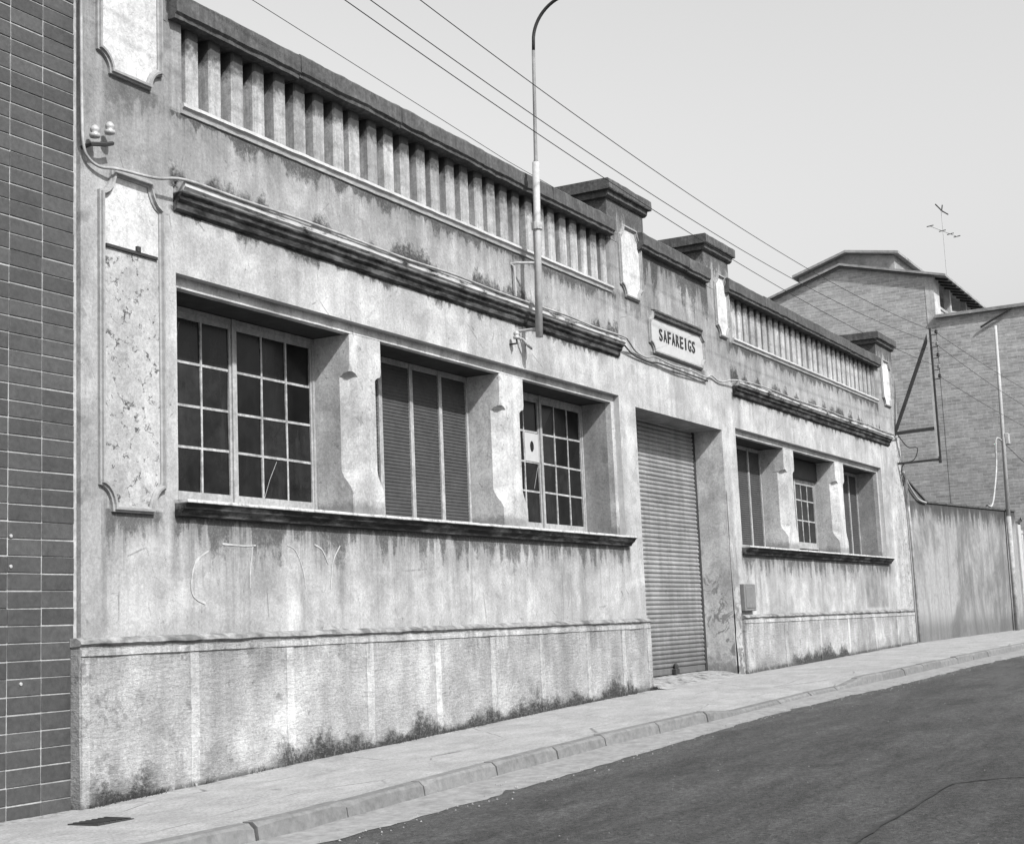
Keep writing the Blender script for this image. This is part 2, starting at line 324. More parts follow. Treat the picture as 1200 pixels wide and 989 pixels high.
# ------------------------------------------------------------------ mesh helpers
class MB:
    def __init__(s, o=(0, 0, 0)): s.v = []; s.f = []; s.o = Vector(o)
    def add(s, vs_, fs):
        k = len(s.v); s.v += [Vector(p) for p in vs_]; s.f += [[i+k for i in q] for q in fs]; return s
    def quad(s, a, b, c, d): return s.add([a, b, c, d], [(0, 1, 2, 3)])
    def box(s, x0, x1, y0, y1, z0, z1, bev=0.0):
        if bev <= 0:
            return s.add([(x, y, z) for x in (x0, x1) for y in (y0, y1) for z in (z0, z1)],
                  [(0, 1, 3, 2), (4, 6, 7, 5), (0, 4, 5, 1), (2, 3, 7, 6), (0, 2, 6, 4), (1, 5, 7, 3)])
        b = bev; bm = bmesh.new(); bmesh.ops.create_cube(bm, size=1)
        for p in bm.verts: p.co = Vector(((x0+x1)/2+p.co.x*(x1-x0), (y0+y1)/2+p.co.y*(y1-y0), (z0+z1)/2+p.co.z*(z1-z0)))
        bmesh.ops.bevel(bm, geom=bm.edges[:], offset=b, segments=1, affect='EDGES')
        bm.verts.index_update(); s.add([p.co.copy() for p in bm.verts], [[q.index for q in fc.verts] for fc in bm.faces]); bm.free(); return s
    def prism(s, pts, ax, a, b):
        """closed polygon pts (2D) extruded along axis ax from a to b"""
        def P(p, t):
            return {'x': (t, p[0], p[1]), 'y': (p[0], t, p[1]), 'z': (p[0], p[1], t)}[ax]
        n = len(pts)
        return s.add([P(p, a) for p in pts]+[P(p, b) for p in pts],
                     [(i, (i+1) % n, (i+1) % n+n, i+n) for i in range(n)]+[list(range(n))[::-1], list(range(n, 2*n))])
    def sweep_x(s, prof, x0, x1, step=.12, amp=.012, k=4.0, seed=0.0, bot_amp=None):
        """profile (y,z) closed, swept along x with small irregularities so that edges look worn"""
        n = max(1, int((x1-x0)/step)); m = len(prof); vs_ = []
        for i in range(n+1):
            x = x0+(x1-x0)*i/n
            for (y, z) in prof:
                q = Vector((x*k, y*9+seed, z*9))
                a = amp*(mnoise.noise(q)+.6*mnoise.noise(q*3.1))
                b_ = amp*(mnoise.noise(q+Vector((31, 7, 3)))+.6*mnoise.noise(q*2.7+Vector((5, 1, 9))))
                vs_.append((x, y+a, z+b_))
        fs = [(i*m+j, i*m+(j+1) % m, (i+1)*m+(j+1) % m, (i+1)*m+j) for i in range(n) for j in range(m)]
        fs += [list(range(m))[::-1], [n*m+j for j in range(m)]]
        return s.add(vs_, fs)
    def tube(s, pts, rad, seg=8, cap=True):
        pts = [Vector(p) for p in pts]; n = len(pts)
        rads = rad if isinstance(rad, (list, tuple)) else [rad]*n
        vs_ = []; prev = None
        for i, p in enumerate(pts):
            t = (pts[min(i+1, n-1)]-pts[max(i-1, 0)]).normalized()
            a = (prev - t*prev.dot(t)) if prev is not None else t.orthogonal()
            a.normalize(); prev = a; b_ = t.cross(a)
            for j in range(seg):
                c = 2*math.pi*j/seg; vs_.append(p+(a*math.cos(c)+b_*math.sin(c))*rads[i])
        fs = [(i*seg+j, i*seg+(j+1) % seg, (i+1)*seg+(j+1) % seg, (i+1)*seg+j) for i in range(n-1) for j in range(seg)]
        if cap: fs += [list(range(seg))[::-1], [(n-1)*seg+j for j in range(seg)]]
        return s.add(vs_, fs)
    def lathe(s, c, prof, seg=12):      # prof (r,z) round vertical axis at c
        vs_ = [(c[0]+r_*math.cos(2*math.pi*j/seg), c[1]+r_*math.sin(2*math.pi*j/seg), c[2]+z) for r_, z in prof for j in range(seg)]
        m = len(prof)
        return s.add(vs_, [(i*seg+j, i*seg+(j+1) % seg, (i+1)*seg+(j+1) % seg, (i+1)*seg+j) for i in range(m-1) for j in range(seg)]+[list(range(seg))[::-1], [(m-1)*seg+j for j in range(seg)]])
    def mesh(s, name, mat, smooth=False):
        me = bpy.data.meshes.new(name); me.from_pydata([tuple((p-s.o)*S) for p in s.v], [], s.f)
        bm = bmesh.new(); bm.from_mesh(me); bmesh.ops.recalc_face_normals(bm, faces=bm.faces[:]); bm.to_mesh(me); bm.free()
        me.materials.append(mat)
        if smooth:
            for p in me.polygons: p.use_smooth = True
        return me
    def build(s, name, mat, parent=None, smooth=False):
        """one mesh object; origin at s.o (survey coords)"""
        ob = bpy.data.objects.new(name, s.mesh(name, mat, smooth)); C.objects.link(ob)
        po = ORG[parent.name] if parent else Vector((0, 0, 0))
        ob.location = (s.o-po)*S; ORG[ob.name] = s.o.copy()
        if parent: ob.parent = parent
        return ob
ORG = {}
def thing(name, label, cat, loc, group=None):
    o = bpy.data.objects.new(name, None); C.objects.link(o); o.empty_display_size = .2
    o.location = Vector(loc)*S; ORG[o.name] = Vector(loc); return tag(o, label, cat, group)
def tag(o, label=None, cat=None, group=None, kind=None):
    if label: o['label'] = label
    if cat: o['category'] = cat
    if group: o['group'] = group
    if kind: o['kind'] = kind
    return o
def inst(me, name, loc, parent, scale=None, rot=None):
    o = bpy.data.objects.new(name, me); C.objects.link(o)
    o.location = (Vector(loc)-(ORG[parent.name] if parent else Vector((0, 0, 0))))*S
    if scale: o.scale = scale
    if rot: o.rotation_euler = rot
    o.parent = parent; ORG[o.name] = Vector(loc); return o

# ------------------------------------------------------------------ ground
ZX = [(-400, 0), (-3, 0), (0, 0.0), (2.9, .09), (5.85, .165), (9.1, .26), (12.75, .35), (17.2, .395), (22, .46), (30.7, .60), (44.5, .68), (60, .8), (90, .9), (400, .9)]
def zf(x):
    for (a, za), (b, zb) in zip(ZX, ZX[1:]):
        if x <= b: return za+(zb-za)*(x-a)/(b-a)
    return ZX[-1][1]
KY = [(-400, -2.45), (6, -2.45), (9.2, -2.72), (15.2, -2.88), (23.5, -3.08), (28, -3.3), (46, -3.95), (80, -5.2), (400, -5.2)]
AY = [(-400, -2.98), (0, -3.0), (2.3, -3.14), (9.7, -3.2), (14.3, -3.5), (21, -3.56), (25, -3.82), (46, -4.6), (80, -5.9), (400, -5.9)]
def lut(T, x):
    for (a, za), (b, zb) in zip(T, T[1:]):
        if x <= b: return za+(zb-za)*(x-a)/(b-a)
    return T[-1][1]
def kerbdrop(x):      # dropped kerb before the roller door
    t = max(0, min(1, (x-8.6)/1.0)); t2 = max(0, min(1, (15.4-x)/1.0)); return .085*min(t, t2)
XS = [-60, -40, -25, -16, -12]+[-10+.5*i for i in range(0, 130)]+[60, 70, 90, 120, 200, 300]
def strip(name, ya, yb, za, zb, mat, ny=4, xs=XS, rough=0.0):
    m = MB(); vs_ = []
    for x in xs:
        for j in range(ny+1):
            t = j/ny; y0, y1 = ya(x), yb(x); y = y0+(y1-y0)*t
            z = za(x)+(zb(x)-za(x))*t
            if rough: z += rough*mnoise.noise(Vector((x*.9, y*1.3, 0)))
            vs_.append((x, y, z))
    n = len(xs); k = ny+1
    m.add(vs_, [(i*k+j, (i+1)*k+j, (i+1)*k+j+1, i*k+j+1) for i in range(n-1) for j in range(ny)])
    return tag(m.build(name, mat, smooth=True), kind='structure')
ROADZ = lambda x: zf(x)-.15
g_ = MB(); gx = [-600, -60]+[x for x in XS if -60 < x < 200]+[600]
gys = [-500, -60, -14, 0, 20, 60, 500]
g_.add([(x, y, zf(x)-.32) for x in gx for y in gys], [(i*7+j, (i+1)*7+j, (i+1)*7+j+1, i*7+j+1) for i in range(len(gx)-1) for j in range(6)])
tag(g_.build('ground', SOIL), kind='structure')
strip('road', lambda x: -13.5, lambda x: lut(KY, x)-.1, lambda x: ROADZ(x)-.03, lambda x: ROADZ(x), ASPH, 24, rough=.018)
# gutter of pale concrete, ragged against the asphalt
XF = [-12+.12*i for i in range(500)]+[60]
strip('gutter', lambda x: lut(AY, x)+.05*mnoise.noise(Vector((x*2.3, 0, 0)))+.045*mnoise.noise(Vector((x*9, 4, 0))), lambda x: lut(KY, x)-.02,
      lambda x: ROADZ(x)+.002, lambda x: ROADZ(x)+.02, GUT, 3, XF, rough=.006)
strip('pavement', lambda x: lut(KY, x)+.10, lambda x: .02 if x < 30 else .12, lambda x: zf(x)-.012-kerbdrop(x), lambda x: zf(x), PAVE, 8, XS, rough=.012)
strip('far_pavement', lambda x: -16.5, lambda x: -13.4, lambda x: ROADZ(x)+.12, lambda x: ROADZ(x)+.12, PAVE, 2)
# kerb stones one by one
kb = tag(bpy.data.objects.new('kerb', None), kind='structure'); C.objects.link(kb); ORG['kerb'] = Vector((0, 0, 0))
x = -9.5; ki = 0
while x < 52:
    L = random.uniform(1.22, 1.42); a, b = x+.012, x+L-.012
    pts = []
    m = MB((a, lut(KY, a), zf(a))); n = 6; vs_ = []
    jz, jy = random.uniform(-.008, .008), random.uniform(-.012, .012)
    for i in range(n+1):
        X = a+(b-a)*i/n; ky = lut(KY, X)+jy; zt = zf(X)+.004-kerbdrop(X)+jz; zb = ROADZ(X)-.06
        e = .018+.018*abs(mnoise.noise(Vector((X*5, ki, 0)))); w_ = .012*mnoise.noise(Vector((X*6, ki*3, 5)))
        if i in (0, n): e += .02; 
        for (y, z) in ((ky-.03+w_, zb), (ky+w_, zt-e), (ky+e*1.2+w_, zt), (ky+.15, zt+.002), (ky+.15, zb)): vs_.append((X, y, z))
    fs = [(i*5+j, i*5+(j+1) % 5, (i+1)*5+(j+1) % 5, (i+1)*5+j) for i in range(n) for j in range(5)]+[[4, 3, 2, 1, 0], [n*5+j for j in range(5)]]
    m.add(vs_, fs).build('kerbstone', KERB, kb); x += L; ki += 1
# tar seam of an old trench patch in the road
def ribbon(name, pts, wid, mat, dz, parent=None, zfun=ROADZ):
    m = MB(pts[0]+(0,)); P = []
    for i in range(len(pts)-1):
        a, b = Vector(pts[i]), Vector(pts[i+1]); k = max(1, int((b-a).length/.09))
        for j in range(k): P.append(a.lerp(b, j/k))
    P.append(Vector(pts[-1])); vs_ = []
    for i, p in enumerate(P):
        t = (P[min(i+1, len(P)-1)]-P[max(i-1, 0)]).normalized(); nrm = Vector((-t.y, t.x))
        ww = wid*(.65+.6*mnoise.noise(Vector((i*.7, 3, 1)))+.3); off = .03*mnoise.noise(Vector((i*.23, 8, 2)))
        for sg in (-1, 1):
            q = p+nrm*(off+sg*ww/2); z_ = zfun(q.x)-.03*(lut(KY, q.x)-q.y)/(lut(KY, q.x)+13.5)+.018*mnoise.noise(Vector((q.x*.9, q.y*1.3, 0)))+dz
            vs_.append((q.x, q.y, z_))
    m.add(vs_, [(2*i, 2*i+1, 2*i+3, 2*i+2) for i in range(len(P)-1)]); return m.build(name, mat, parent)
tag(ribbon('road_seam', [(-3, -6.95), (.35, -7.02), (1.42, -7.0), (2.5, -7.05), (3.3, -7.04), (3.75, -7.4), (4.05, -8.2)], .035, TAR, .012), kind='structure')

gr = MB((0, -3, 0)); rr = random.Random(5)
for i in range(1500):
    X = rr.uniform(-4, 40); e = lut(AY, X)
    y = e+rr.gauss(.1, .22) if rr.random() < .88 else rr.uniform(-8, e); y = min(y, lut(KY, X)-.06)
    zz_ = ROADZ(X)-.03*(lut(KY, X)-y)/(lut(KY, X)+13.5)+.018*mnoise.noise(Vector((X*.9, y*1.3, 0)))+.006; s_ = rr.uniform(.004, .016)*(1 if y > e-.3 else .7)
    c = Vector((X, y, zz_)); d_ = [Vector((math.cos(t)*s_*rr.uniform(.7, 1.2), math.sin(t)*s_*rr.uniform(.7, 1.2), 0)) for t in (0, 1.6, 3.2, 4.8)]
    gr.add([c+d for d in d_]+[c+Vector((0, 0, s_*.9))], [(0, 1, 4), (1, 2, 4), (2, 3, 4), (3, 0, 4)])
tag(gr.build('grit', GUT), 'loose pale grit and small stones lying along the gutter', 'grit', kind='stuff')
# ------------------------------------------------------------------ the factory
B = thing('factory_building', 'long single storey washhouse factory with stained pale plaster, ribbed parapet and barred windows', 'factory', (0, 0, 0))
BAYS = [(1.33, 12.17), (17.68, 28.56)]
ZS, ZL = 2.88, 5.25          # sill top, lintel
holes = [(a, b, ZS, ZL) for a, b in BAYS]+[(12.83, 16.92, -.3, 5.13)]+[(1.45, 12.12, 7.1, 8.05), (17.85, 28.72, 7.1, 8.05)]
depth = {0: .1, 1: .1, 2: .58, 3: .30, 4: .30}
xs_ = sorted(set([0, 30.75]+[h[0] for h in holes]+[h[1] for h in holes]+[.4*i for i in range(1, 77)]))
zs_ = sorted(set([-.3, 8.05]+[h[2] for h in holes]+[h[3] for h in holes]+[.4*i for i in range(0, 20)]))
m = MB()
def inh(x, z):
    for i, h in enumerate(holes):
        if h[0] < x < h[1] and h[2] < z < h[3]: return True
    return False
gi = {}
vs_ = []
for i, X in enumerate(xs_):
    for j, Z in enumerate(zs_): gi[i, j] = len(vs_); vs_.append((X, .004*mnoise.noise(Vector((X*.8, 0, Z*.8))) if not any(abs(X-h[0]) < .01 or abs(X-h[1]) < .01 for h in holes) else 0, Z))
fs = [(gi[i, j], gi[i+1, j], gi[i+1, j+1], gi[i, j+1]) for i in range(len(xs_)-1) for j in range(len(zs_)-1)
      if not inh((xs_[i]+xs_[i+1])/2, (zs_[j]+zs_[j+1])/2)]
m.add(vs_, fs)
# left flank and right flank, back and roof of the block
m.quad((0, 0, -.3), (0, 12, -.3), (0, 12, 8.05), (0, 0, 8.05)); m.quad((30.75, 0, -.3), (30.75, 12, -.3), (30.75, 12, 7.9), (30.75, 0, 7.9))
m.quad((0, 12, -.3), (30.75, 12, -.3), (30.75, 12, 7), (0, 12, 7)); m.quad((0, .35, 7.0), (30.75, .35, 7.0), (30.75, 12, 7.0), (0, 12, 7.0))
m.quad((0, .5, 7.0), (30.75, .5, 7.0), (30.75, .5, 8.05), (0, .5, 8.05)); m.quad((0, 0, 8.05), (30.75, 0, 8.05), (30.75, .5, 8.05), (0, .5, 8.05))
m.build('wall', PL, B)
def reveal(a, b, z0, z1, y0, y1, mat, name, top=True, bottom=False, parent=B):
    q = MB((a, y0, z0)); k = 10
    for (X) in (a, b):
        for i in range(k):
            za, zb = z0+(z1-z0)*i/k, z0+(z1-z0)*(i+1)/k; q.quad((X, y0, za), (X, y1, za), (X, y1, zb), (X, y0, zb))
        if not top: q.build(name, mat, parent); q = MB((b, y0, z0))
    if not top: return
    if top: q.quad((a, y0, z1), (b, y0, z1), (b, y1, z1), (a, y1, z1))
    if bottom: q.quad((a, y0, z0), (b, y0, z0), (b, y1, z0), (a, y1, z0))
    return q.build(name, mat, parent)
for i in (3, 4):
    h = holes[i]; reveal(h[0], h[1], h[2], h[3], 0, .30, TRIM, 'parapet_recess', True, True)
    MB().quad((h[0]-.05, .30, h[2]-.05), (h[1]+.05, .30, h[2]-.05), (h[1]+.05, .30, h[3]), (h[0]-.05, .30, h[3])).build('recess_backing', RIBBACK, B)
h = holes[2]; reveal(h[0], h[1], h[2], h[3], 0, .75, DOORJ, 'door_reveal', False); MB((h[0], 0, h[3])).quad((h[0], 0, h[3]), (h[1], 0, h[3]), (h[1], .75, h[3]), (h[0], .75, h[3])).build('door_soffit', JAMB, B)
# window bays: rebated surround, then deep reveals and chamfered piers
FR = .12; YP = .10; YW = .64
WINX = [[(1.45, 4.56), (5.23, 8.28), (8.99, 12.05)], [(17.80, 20.90), (21.58, 24.72), (25.42, 28.44)]]
for bi, (a, b) in enumerate(BAYS):
    reveal(a, b, ZS, ZL, 0, YP, TRIM, 'outer_rebate')
    q = MB(); ia, ib, zt = a+FR, b-FR, ZL-FR
    ia, ib = WINX[bi][0][0], WINX[bi][-1][1]
    q.sweep_x([(YP, zt), (YP, ZL+.01), (YP+.1, ZL+.01), (YP+.1, zt)], a-.01, b+.01, .2, .004)
    for (u0, u1) in ((a-.01, ia), (ib, b+.01)):
        q.box(u0, u1, YP, YP+.1, ZS-.05, zt+.004)
    q.build('window_surround', PIER, B)
    for X in (ia, ib):
        q = MB((X, YP, ZS))
        for i in range(8):
            za, zb = ZS+(zt-ZS)*i/8, ZS+(zt-ZS)*(i+1)/8; q.quad((X, YP+.1, za), (X, .9, za), (X, .9, zb), (X, YP+.1, zb))
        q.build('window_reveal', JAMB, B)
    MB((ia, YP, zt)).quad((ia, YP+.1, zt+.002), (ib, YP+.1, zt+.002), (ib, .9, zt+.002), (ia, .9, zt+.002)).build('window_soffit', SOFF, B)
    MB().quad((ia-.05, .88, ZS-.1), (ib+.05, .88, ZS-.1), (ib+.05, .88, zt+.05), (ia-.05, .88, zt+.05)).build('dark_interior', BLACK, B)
    # piers
    for (p0, p1) in ((WINX[bi][0][1], WINX[bi][1][0]), (WINX[bi][1][1], WINX[bi][2][0])):
        q = MB((p0, YP, ZS)); zc = [ZS-.05, 3.18, 3.24, 3.30, 3.36, 3.42, 3.46, 3.8, 4.2, 4.60, 4.64, 4.66, 4.72, zt-.004]
        ch = [0, 0, .035, .075, .115, .14, .15, .15, .15, .15, .10, .03, 0, 0]; vs_ = []
        for z, c in zip(zc, ch):
            c = max(c, .012); jx = .004*mnoise.noise(Vector((p0, z*4, 0)))
            vs_ += [(p0+jx, .86, z), (p0+jx, YP+c*1.15, z), (p0+c+jx, YP, z), (p1-c+jx, YP, z), (p1+jx, YP+c*1.15, z), (p1+jx, .86, z)]
        n = len(zc); q.add(vs_, [(i*6+j, i*6+(j+1) % 6, (i+1)*6+(j+1) % 6, (i+1)*6+j) for i in range(n-1) for j in range(6)]+[list(range(6)), [(n-1)*6+j for j in range(6)]])
        q.build('window_pier', PIER, B)
    # sill
    prof = [(.9, ZS+.02), (-.17, ZS), (-.18, ZS-.035), (-.15, ZS-.05), (-.13, ZS-.09), (-.09, ZS-.12), (-.07, ZS-.16), (0.05, ZS-.165), (.9, ZS-.1)]
    MB((a, 0, ZS)).sweep_x(prof, a-.05, b+.06, .1, .006, seed=bi*3).build('window_sill', SILL, B)
# windows
def grid_window(x0, x1, zb, zt, rows, nc, card=None):
    cx = (x0+x1)/2; Wd = MB((cx, YW, zb)); fw = .045
    Wd.box(x0, x0+fw, YW, YW+.09, zb, zt); Wd.box(x1-fw, x1, YW, YW+.09, zb, zt)
    Wd.box(cx-.035, cx+.035, YW-.012, YW+.09, zb, zt)
    Wd.box(x0+.005, x1-.005, YW+.003, YW+.09, zb, zb+.055); Wd.box(x0+.005, x1-.005, YW+.003, YW+.09, zt-.06, zt)
    for (u0, u1) in ((x0+fw, cx-.035), (cx+.035, x1-fw)):       # casement rails
        Wd.box(u0, u0+.035, YW+.012, YW+.07, zb+.05, zt-.06); Wd.box(u1-.035, u1, YW+.012, YW+.07, zb+.05, zt-.06)
        Wd.box(u0, u1, YW+.015, YW+.07, zb+.05, zb+.15); Wd.box(u0, u1, YW+.015, YW+.07, zt-.12, zt-.05)
    fr = Wd.build('window', FRAME, B)
    zz = [zb+.15]+list(rows)+[zt-.1]
    for (u0, u1) in ((x0+fw+.03, cx-.065), (cx+.065, x1-fw-.03)):
        st = (u1-u0)/nc
        for c in range(1, nc):
            MB((u0+c*st, YW+.03, zb)).box(u0+c*st-.014, u0+c*st+.014, YW+.02+.004*random.random(), YW+.055, zb+.14, zt-.1).build('glazing_bar', MUN, fr)
        for rz in rows:
            jit_ = random.uniform(-.01, .01)
            MB((u0, YW+.03, rz)).add([(u0, YW+.026, rz-.014+jit_), (u1, YW+.026, rz-.014-jit_), (u1, YW+.026, rz+.014-jit_), (u0, YW+.026, rz+.014+jit_),
                (u0, YW+.05, rz-.014+jit_), (u1, YW+.05, rz-.014-jit_), (u1, YW+.05, rz+.014-jit_), (u0, YW+.05, rz+.014+jit_)],
                [(0, 1, 2, 3), (4, 5, 6, 7), (0, 1, 5, 4), (3, 2, 6, 7), (0, 3, 7, 4), (1, 2, 6, 5)]).build('glazing_bar', MUN, fr)
        for c in range(nc):
            for k_ in range(len(zz)-1):
                tl = random.uniform(-.010, .010); tm = random.uniform(-.010, .010)
                a_, b_ = u0+c*st, u0+(c+1)*st; q = MB((a_, YW+.04, zz[k_]))
                q.add([(a_, YW+.036+tl, zz[k_]), (b_, YW+.036-tl, zz[k_]), (b_, YW+.036-tm, zz[k_+1]), (a_, YW+.036+tm, zz[k_+1]),
                       (a_, YW+.044+tl, zz[k_]), (b_, YW+.044-tl, zz[k_]), (b_, YW+.044-tm, zz[k_+1]), (a_, YW+.044+tm, zz[k_+1])],
                      [(0, 1, 2, 3), (4, 5, 6, 7), (0, 1, 5, 4), (3, 2, 6, 7), (0, 3, 7, 4), (1, 2, 6, 5)])
                q.build('pane', GLASS, fr)
                if card and u0 < cx and c == nc-1 and k_ == card:
                    cd = MB((a_, YW, zz[k_])).box(a_+.01, b_+.0, YW+.016, YW+.026, zz[k_]+.01, zz[k_+1]-.02)
                    cdo = cd.build('card', PAPER, fr); cdo['label'] = 'pale card with a black spot filling one pane'
                    e = MB(((a_+b_)/2, YW, (zz[k_]+zz[k_+1])/2)); cxx, czz = (a_+b_)/2, (zz[k_]+zz[k_+1])/2+.01
                    e.prism([(cxx+.055*math.cos(t/12*6.283), czz+.085*math.sin(t/12*6.283)) for t in range(12)], 'y', YW+.008, YW+.020); e.build('black_spot', BLACK, fr)
    return fr
def louvre_window(x0, x1, zb, zt, n=4):
    Wd = MB(((x0+x1)/2, YW, zb)); st = (x1-x0)/n
    for k_ in range(n+1):
        c = x0+k_*st; hw = .04
        if 0 < k_ < n:       # pairs of stiles with a joint
            Wd.box(c-.045, c-.004, YW, YW+.07, zb, zt); Wd.box(c+.004, c+.045, YW+.006, YW+.07, zb, zt)
        else: Wd.box(max(x0, c-.05), min(x1, c+.05), YW, YW+.07, zb, zt)
    Wd.box(x0, x1, YW+.008, YW+.07, zb-.002, zb+.07); Wd.box(x0, x1, YW+.008, YW+.07, zt-.07, zt+.002)
    fr = Wd.build('shuttered_window', FRAME, B)
    for k_ in range(n):
        a_, b_ = x0+k_*st+.04, x0+(k_+1)*st-.04; q = MB((a_, YW+.03, zb))
        z = zb+.06
        while z < zt-.06:
            q.quad((a_, YW+.022, z), (b_, YW+.022, z), (b_, YW+.032, z+.043), (a_, YW+.032, z+.043))
            q.quad((a_, YW+.022, z), (b_, YW+.022, z), (b_, YW+.026, z-.008), (a_, YW+.026, z-.008)); z += .047
        q.quad((a_, YW+.056, zb), (b_, YW+.056, zb), (b_, YW+.056, zt), (a_, YW+.056, zt))
        tag(q.build('louvre_slats', LOUV, fr), kind='stuff')
    return fr
for bi in (0, 1):
    W_ = WINX[bi]
    if bi == 0:
        a = grid_window(W_[0][0]+.01, W_[0][1]-.01, ZS+.05, 5.12, (3.57, 4.03, 4.51), 3)
        b = louvre_window(W_[1][0]+.01, W_[1][1]-.01, ZS+.05, 5.12)
        c = grid_window(W_[2][0]+.01, W_[2][1]-.01, ZS+.05, 5.12, (3.57, 4.03, 4.51), 3, card=2)
    else:
        louvre_window(W_[0][0]+.01, W_[0][1]-.01, ZS+.05, 5.12)
        grid_window(W_[1][0]+.01, W_[1][1]-.01, ZS+.15, 4.66, (3.69, 4.17), 3)
        MB((23, .6, 4.7)).box(W_[1][0]+.01, W_[1][1]-.01, .56, .8, 4.662, 5.12, .02).build('shutter_box', DARKM, B)
        louvre_window(W_[2][0]+.01, W_[2][1]-.01, ZS+.05, 5.12)
for pts in ([(3.56, 2.98+.1), (3.66, 3.3), (3.80, 3.53)], [(10.28, 3.62), (10.42, 3.96)], [(2.05, 4.62), (2.12, 4.95)]):
    MB((pts[0][0], YW, pts[0][1])).tube([(p[0], YW+.030, p[1]) for p in pts], .003, 4).build('glass_crack', STEEL, B)
# roller door
rs = MB((14.9, .6, .5)).box(12.84, 16.91, .72, .78, .45, 5.12).build('roller_shutter', DARKM, B)
for u0, u1 in ((12.84, 12.92), (16.80, 16.91)): MB((u0, .6, .5)).box(u0, u1, .58, .70, .45, 5.12).build('guide_rail', DARKM, rs)
q = MB((14.86, .60, 0)); pr = []; hh = .0815
for i in range(7):
    t = i/6; pr.append((.60-.026*math.sin(math.pi*t)**.7, hh*t))
pr += [(.66, hh), (.66, 0)]
q.o = Vector((14.86, .60, 0)); q.prism([(y, z) for y, z in pr], 'x', 12.93, 16.79)
sl_me = q.mesh('slat', ROLL)
for k_ in range(56):
    z = .62+k_*.0815
    sag = .004*mnoise.noise(Vector((k_*.35, 0, 0)))
    inst(sl_me, 'slat', (14.86, .60+sag, z), rs, rot=(random.uniform(-.07, .07), 0, .0016*math.sin(k_*.6)+random.uniform(-.0012, .0012)))
q = MB((14.86, .6, .55)); q.box(12.93, 16.79, .585, .65, .50, .615, .01); q.build('bottom_rail', ROLL, rs)
q = MB((15.2, .5, .6)); q.box(15.15, 15.32, .50, .58, .50, .60, .01); q.lathe((15.24, .54, .60), [(.05, 0), (.05, .07), (.02, .1)], 8); q.build('padlock', DARKM, rs)
# threshold ramp
q = MB((14.9, 0, .4)); vs_ = []
for i in range(17):
    X = 12.84+(16.9-12.84)*i/16
    for j, (y, dz) in enumerate(((-.30, -.01), (-.02, .035), (.2, .08), (.75, .12))):
        vs_.append((X+(0), y, zf(X)*(.55 if j > 1 else 1)+(.385*.45 if j > 1 else 0)+dz+.012*mnoise.noise(Vector((X*3, y*5, 1)))))
q.add(vs_, [(i*4+j, (i+1)*4+j, (i+1)*4+j+1, i*4+j+1) for i in range(16) for j in range(3)]); q.build('door_threshold', PAVE, B, smooth=True)
# plinths with ledge and raised strips
PX = [(-.09, 12.78), (17.33, 30.62)]
for pi_, (a, b) in enumerate(PX):
    m = MB((a, 0, 0)); n = int((b-a)/.15); vs_ = []; cols = []
    zl = [-.3, 0, .1, .3, .6, .9, 1.2, 1.44, 1.46]
    for i in range(n+1):
        X = a+(b-a)*i/n
        for z in zl:
            bul = .014*mnoise.noise(Vector((X*1.7, 0, z*2)))+.007*mnoise.noise(Vector((X*7, 0, z*8)))
            vs_.append((X, -.075+bul-(0.0 if z > .5 else .008), z))
    L = len(zl); m.add(vs_, [(i*L+j, (i+1)*L+j, (i+1)*L+j+1, i*L+j+1) for i in range(n) for j in range(L-1)])
    for X, i in ((a, 0), (b, n)):
        m.add([vs_[i*L+j] for j in range(L)]+[(X, .05, z) for z in zl], [(j, j+1, j+1+L, j+L) for j in range(L-1)])
    m.build('plinth', PLI, B)
    MB((a, 0, 1.46)).sweep_x([(.05, 1.535), (-.04, 1.53), (-.098, 1.50), (-.108, 1.475), (-.085, 1.455), (.05, 1.45)], a-.01, b+.012, .08, .009, seed=4+pi_).build('plinth_ledge', LEDGE, B)
    # smooth rail under the ledge
    MB((a, 0, 1.4)).sweep_x([(-.04, 1.432), (-.089, 1.425), (-.090, 1.365), (-.04, 1.35)], a+.01, b-.01, .2, .004).build('plinth_rail', STRIP, B)
    edges = [(-.085, .03), (1.38, 1.53), (2.93, 3.08), (4.45, 4.61), (5.97, 6.13), (7.37, 7.52), (8.80, 8.95), (10.32, 10.46), (11.6, 11.75), (12.6, 12.78)] if pi_ == 0 else \
            [(17.34, 17.75), (19.65, 19.85), (22.0, 22.15), (24.2, 24.36), (26.5, 26.66), (28.6, 28.8), (30.2, 30.6)]
    for (e0, e1) in edges:
        q = MB((e0, -.08, 0)); vs_ = []; zz = [zf(e0)-.1+i*(1.352-zf(e0)+.1)/12 for i in range(13)]
        for z in zz:
            d = .006*mnoise.noise(Vector((e0*3, z*4, 0))); vs_ += [(e0+d, -.03, z), (e0+.012+d, -.090+.008*mnoise.noise(Vector((e0, z*5, 3))), z), (e1-.012+d*2, -.090+.008*mnoise.noise(Vector((e1, z*6, 7))), z), (e1+d, -.03, z)]
        q.add(vs_, [(i*4+j, i*4+j+1, (i+1)*4+j+1, (i+1)*4+j) for i in range(12) for j in range(3)]); q.build('plinth_strip', STRIP, B)
# worn jamb to the right of the door
q = MB((17.1, -.03, .4)); vs_ = []; zz = [.2+i*.22 for i in range(18)]
for z in zz:
    for X in (16.94, 17.04, 17.16, 17.26, 17.325):
        t = max(0, 1-(z-.3)/2.2); vs_.append((X, -.012-.04*t*(.4+abs(mnoise.noise(Vector((X*6, z*3, 2)))))-.01*mnoise.noise(Vector((X*9, z*6, 0))), z))
q.add(vs_, [(i*5+j, i*5+j+1, (i+1)*5+j+1, (i+1)*5+j) for i in range(17) for j in range(4)]); q.build('patched_jamb', PL, B, smooth=True)
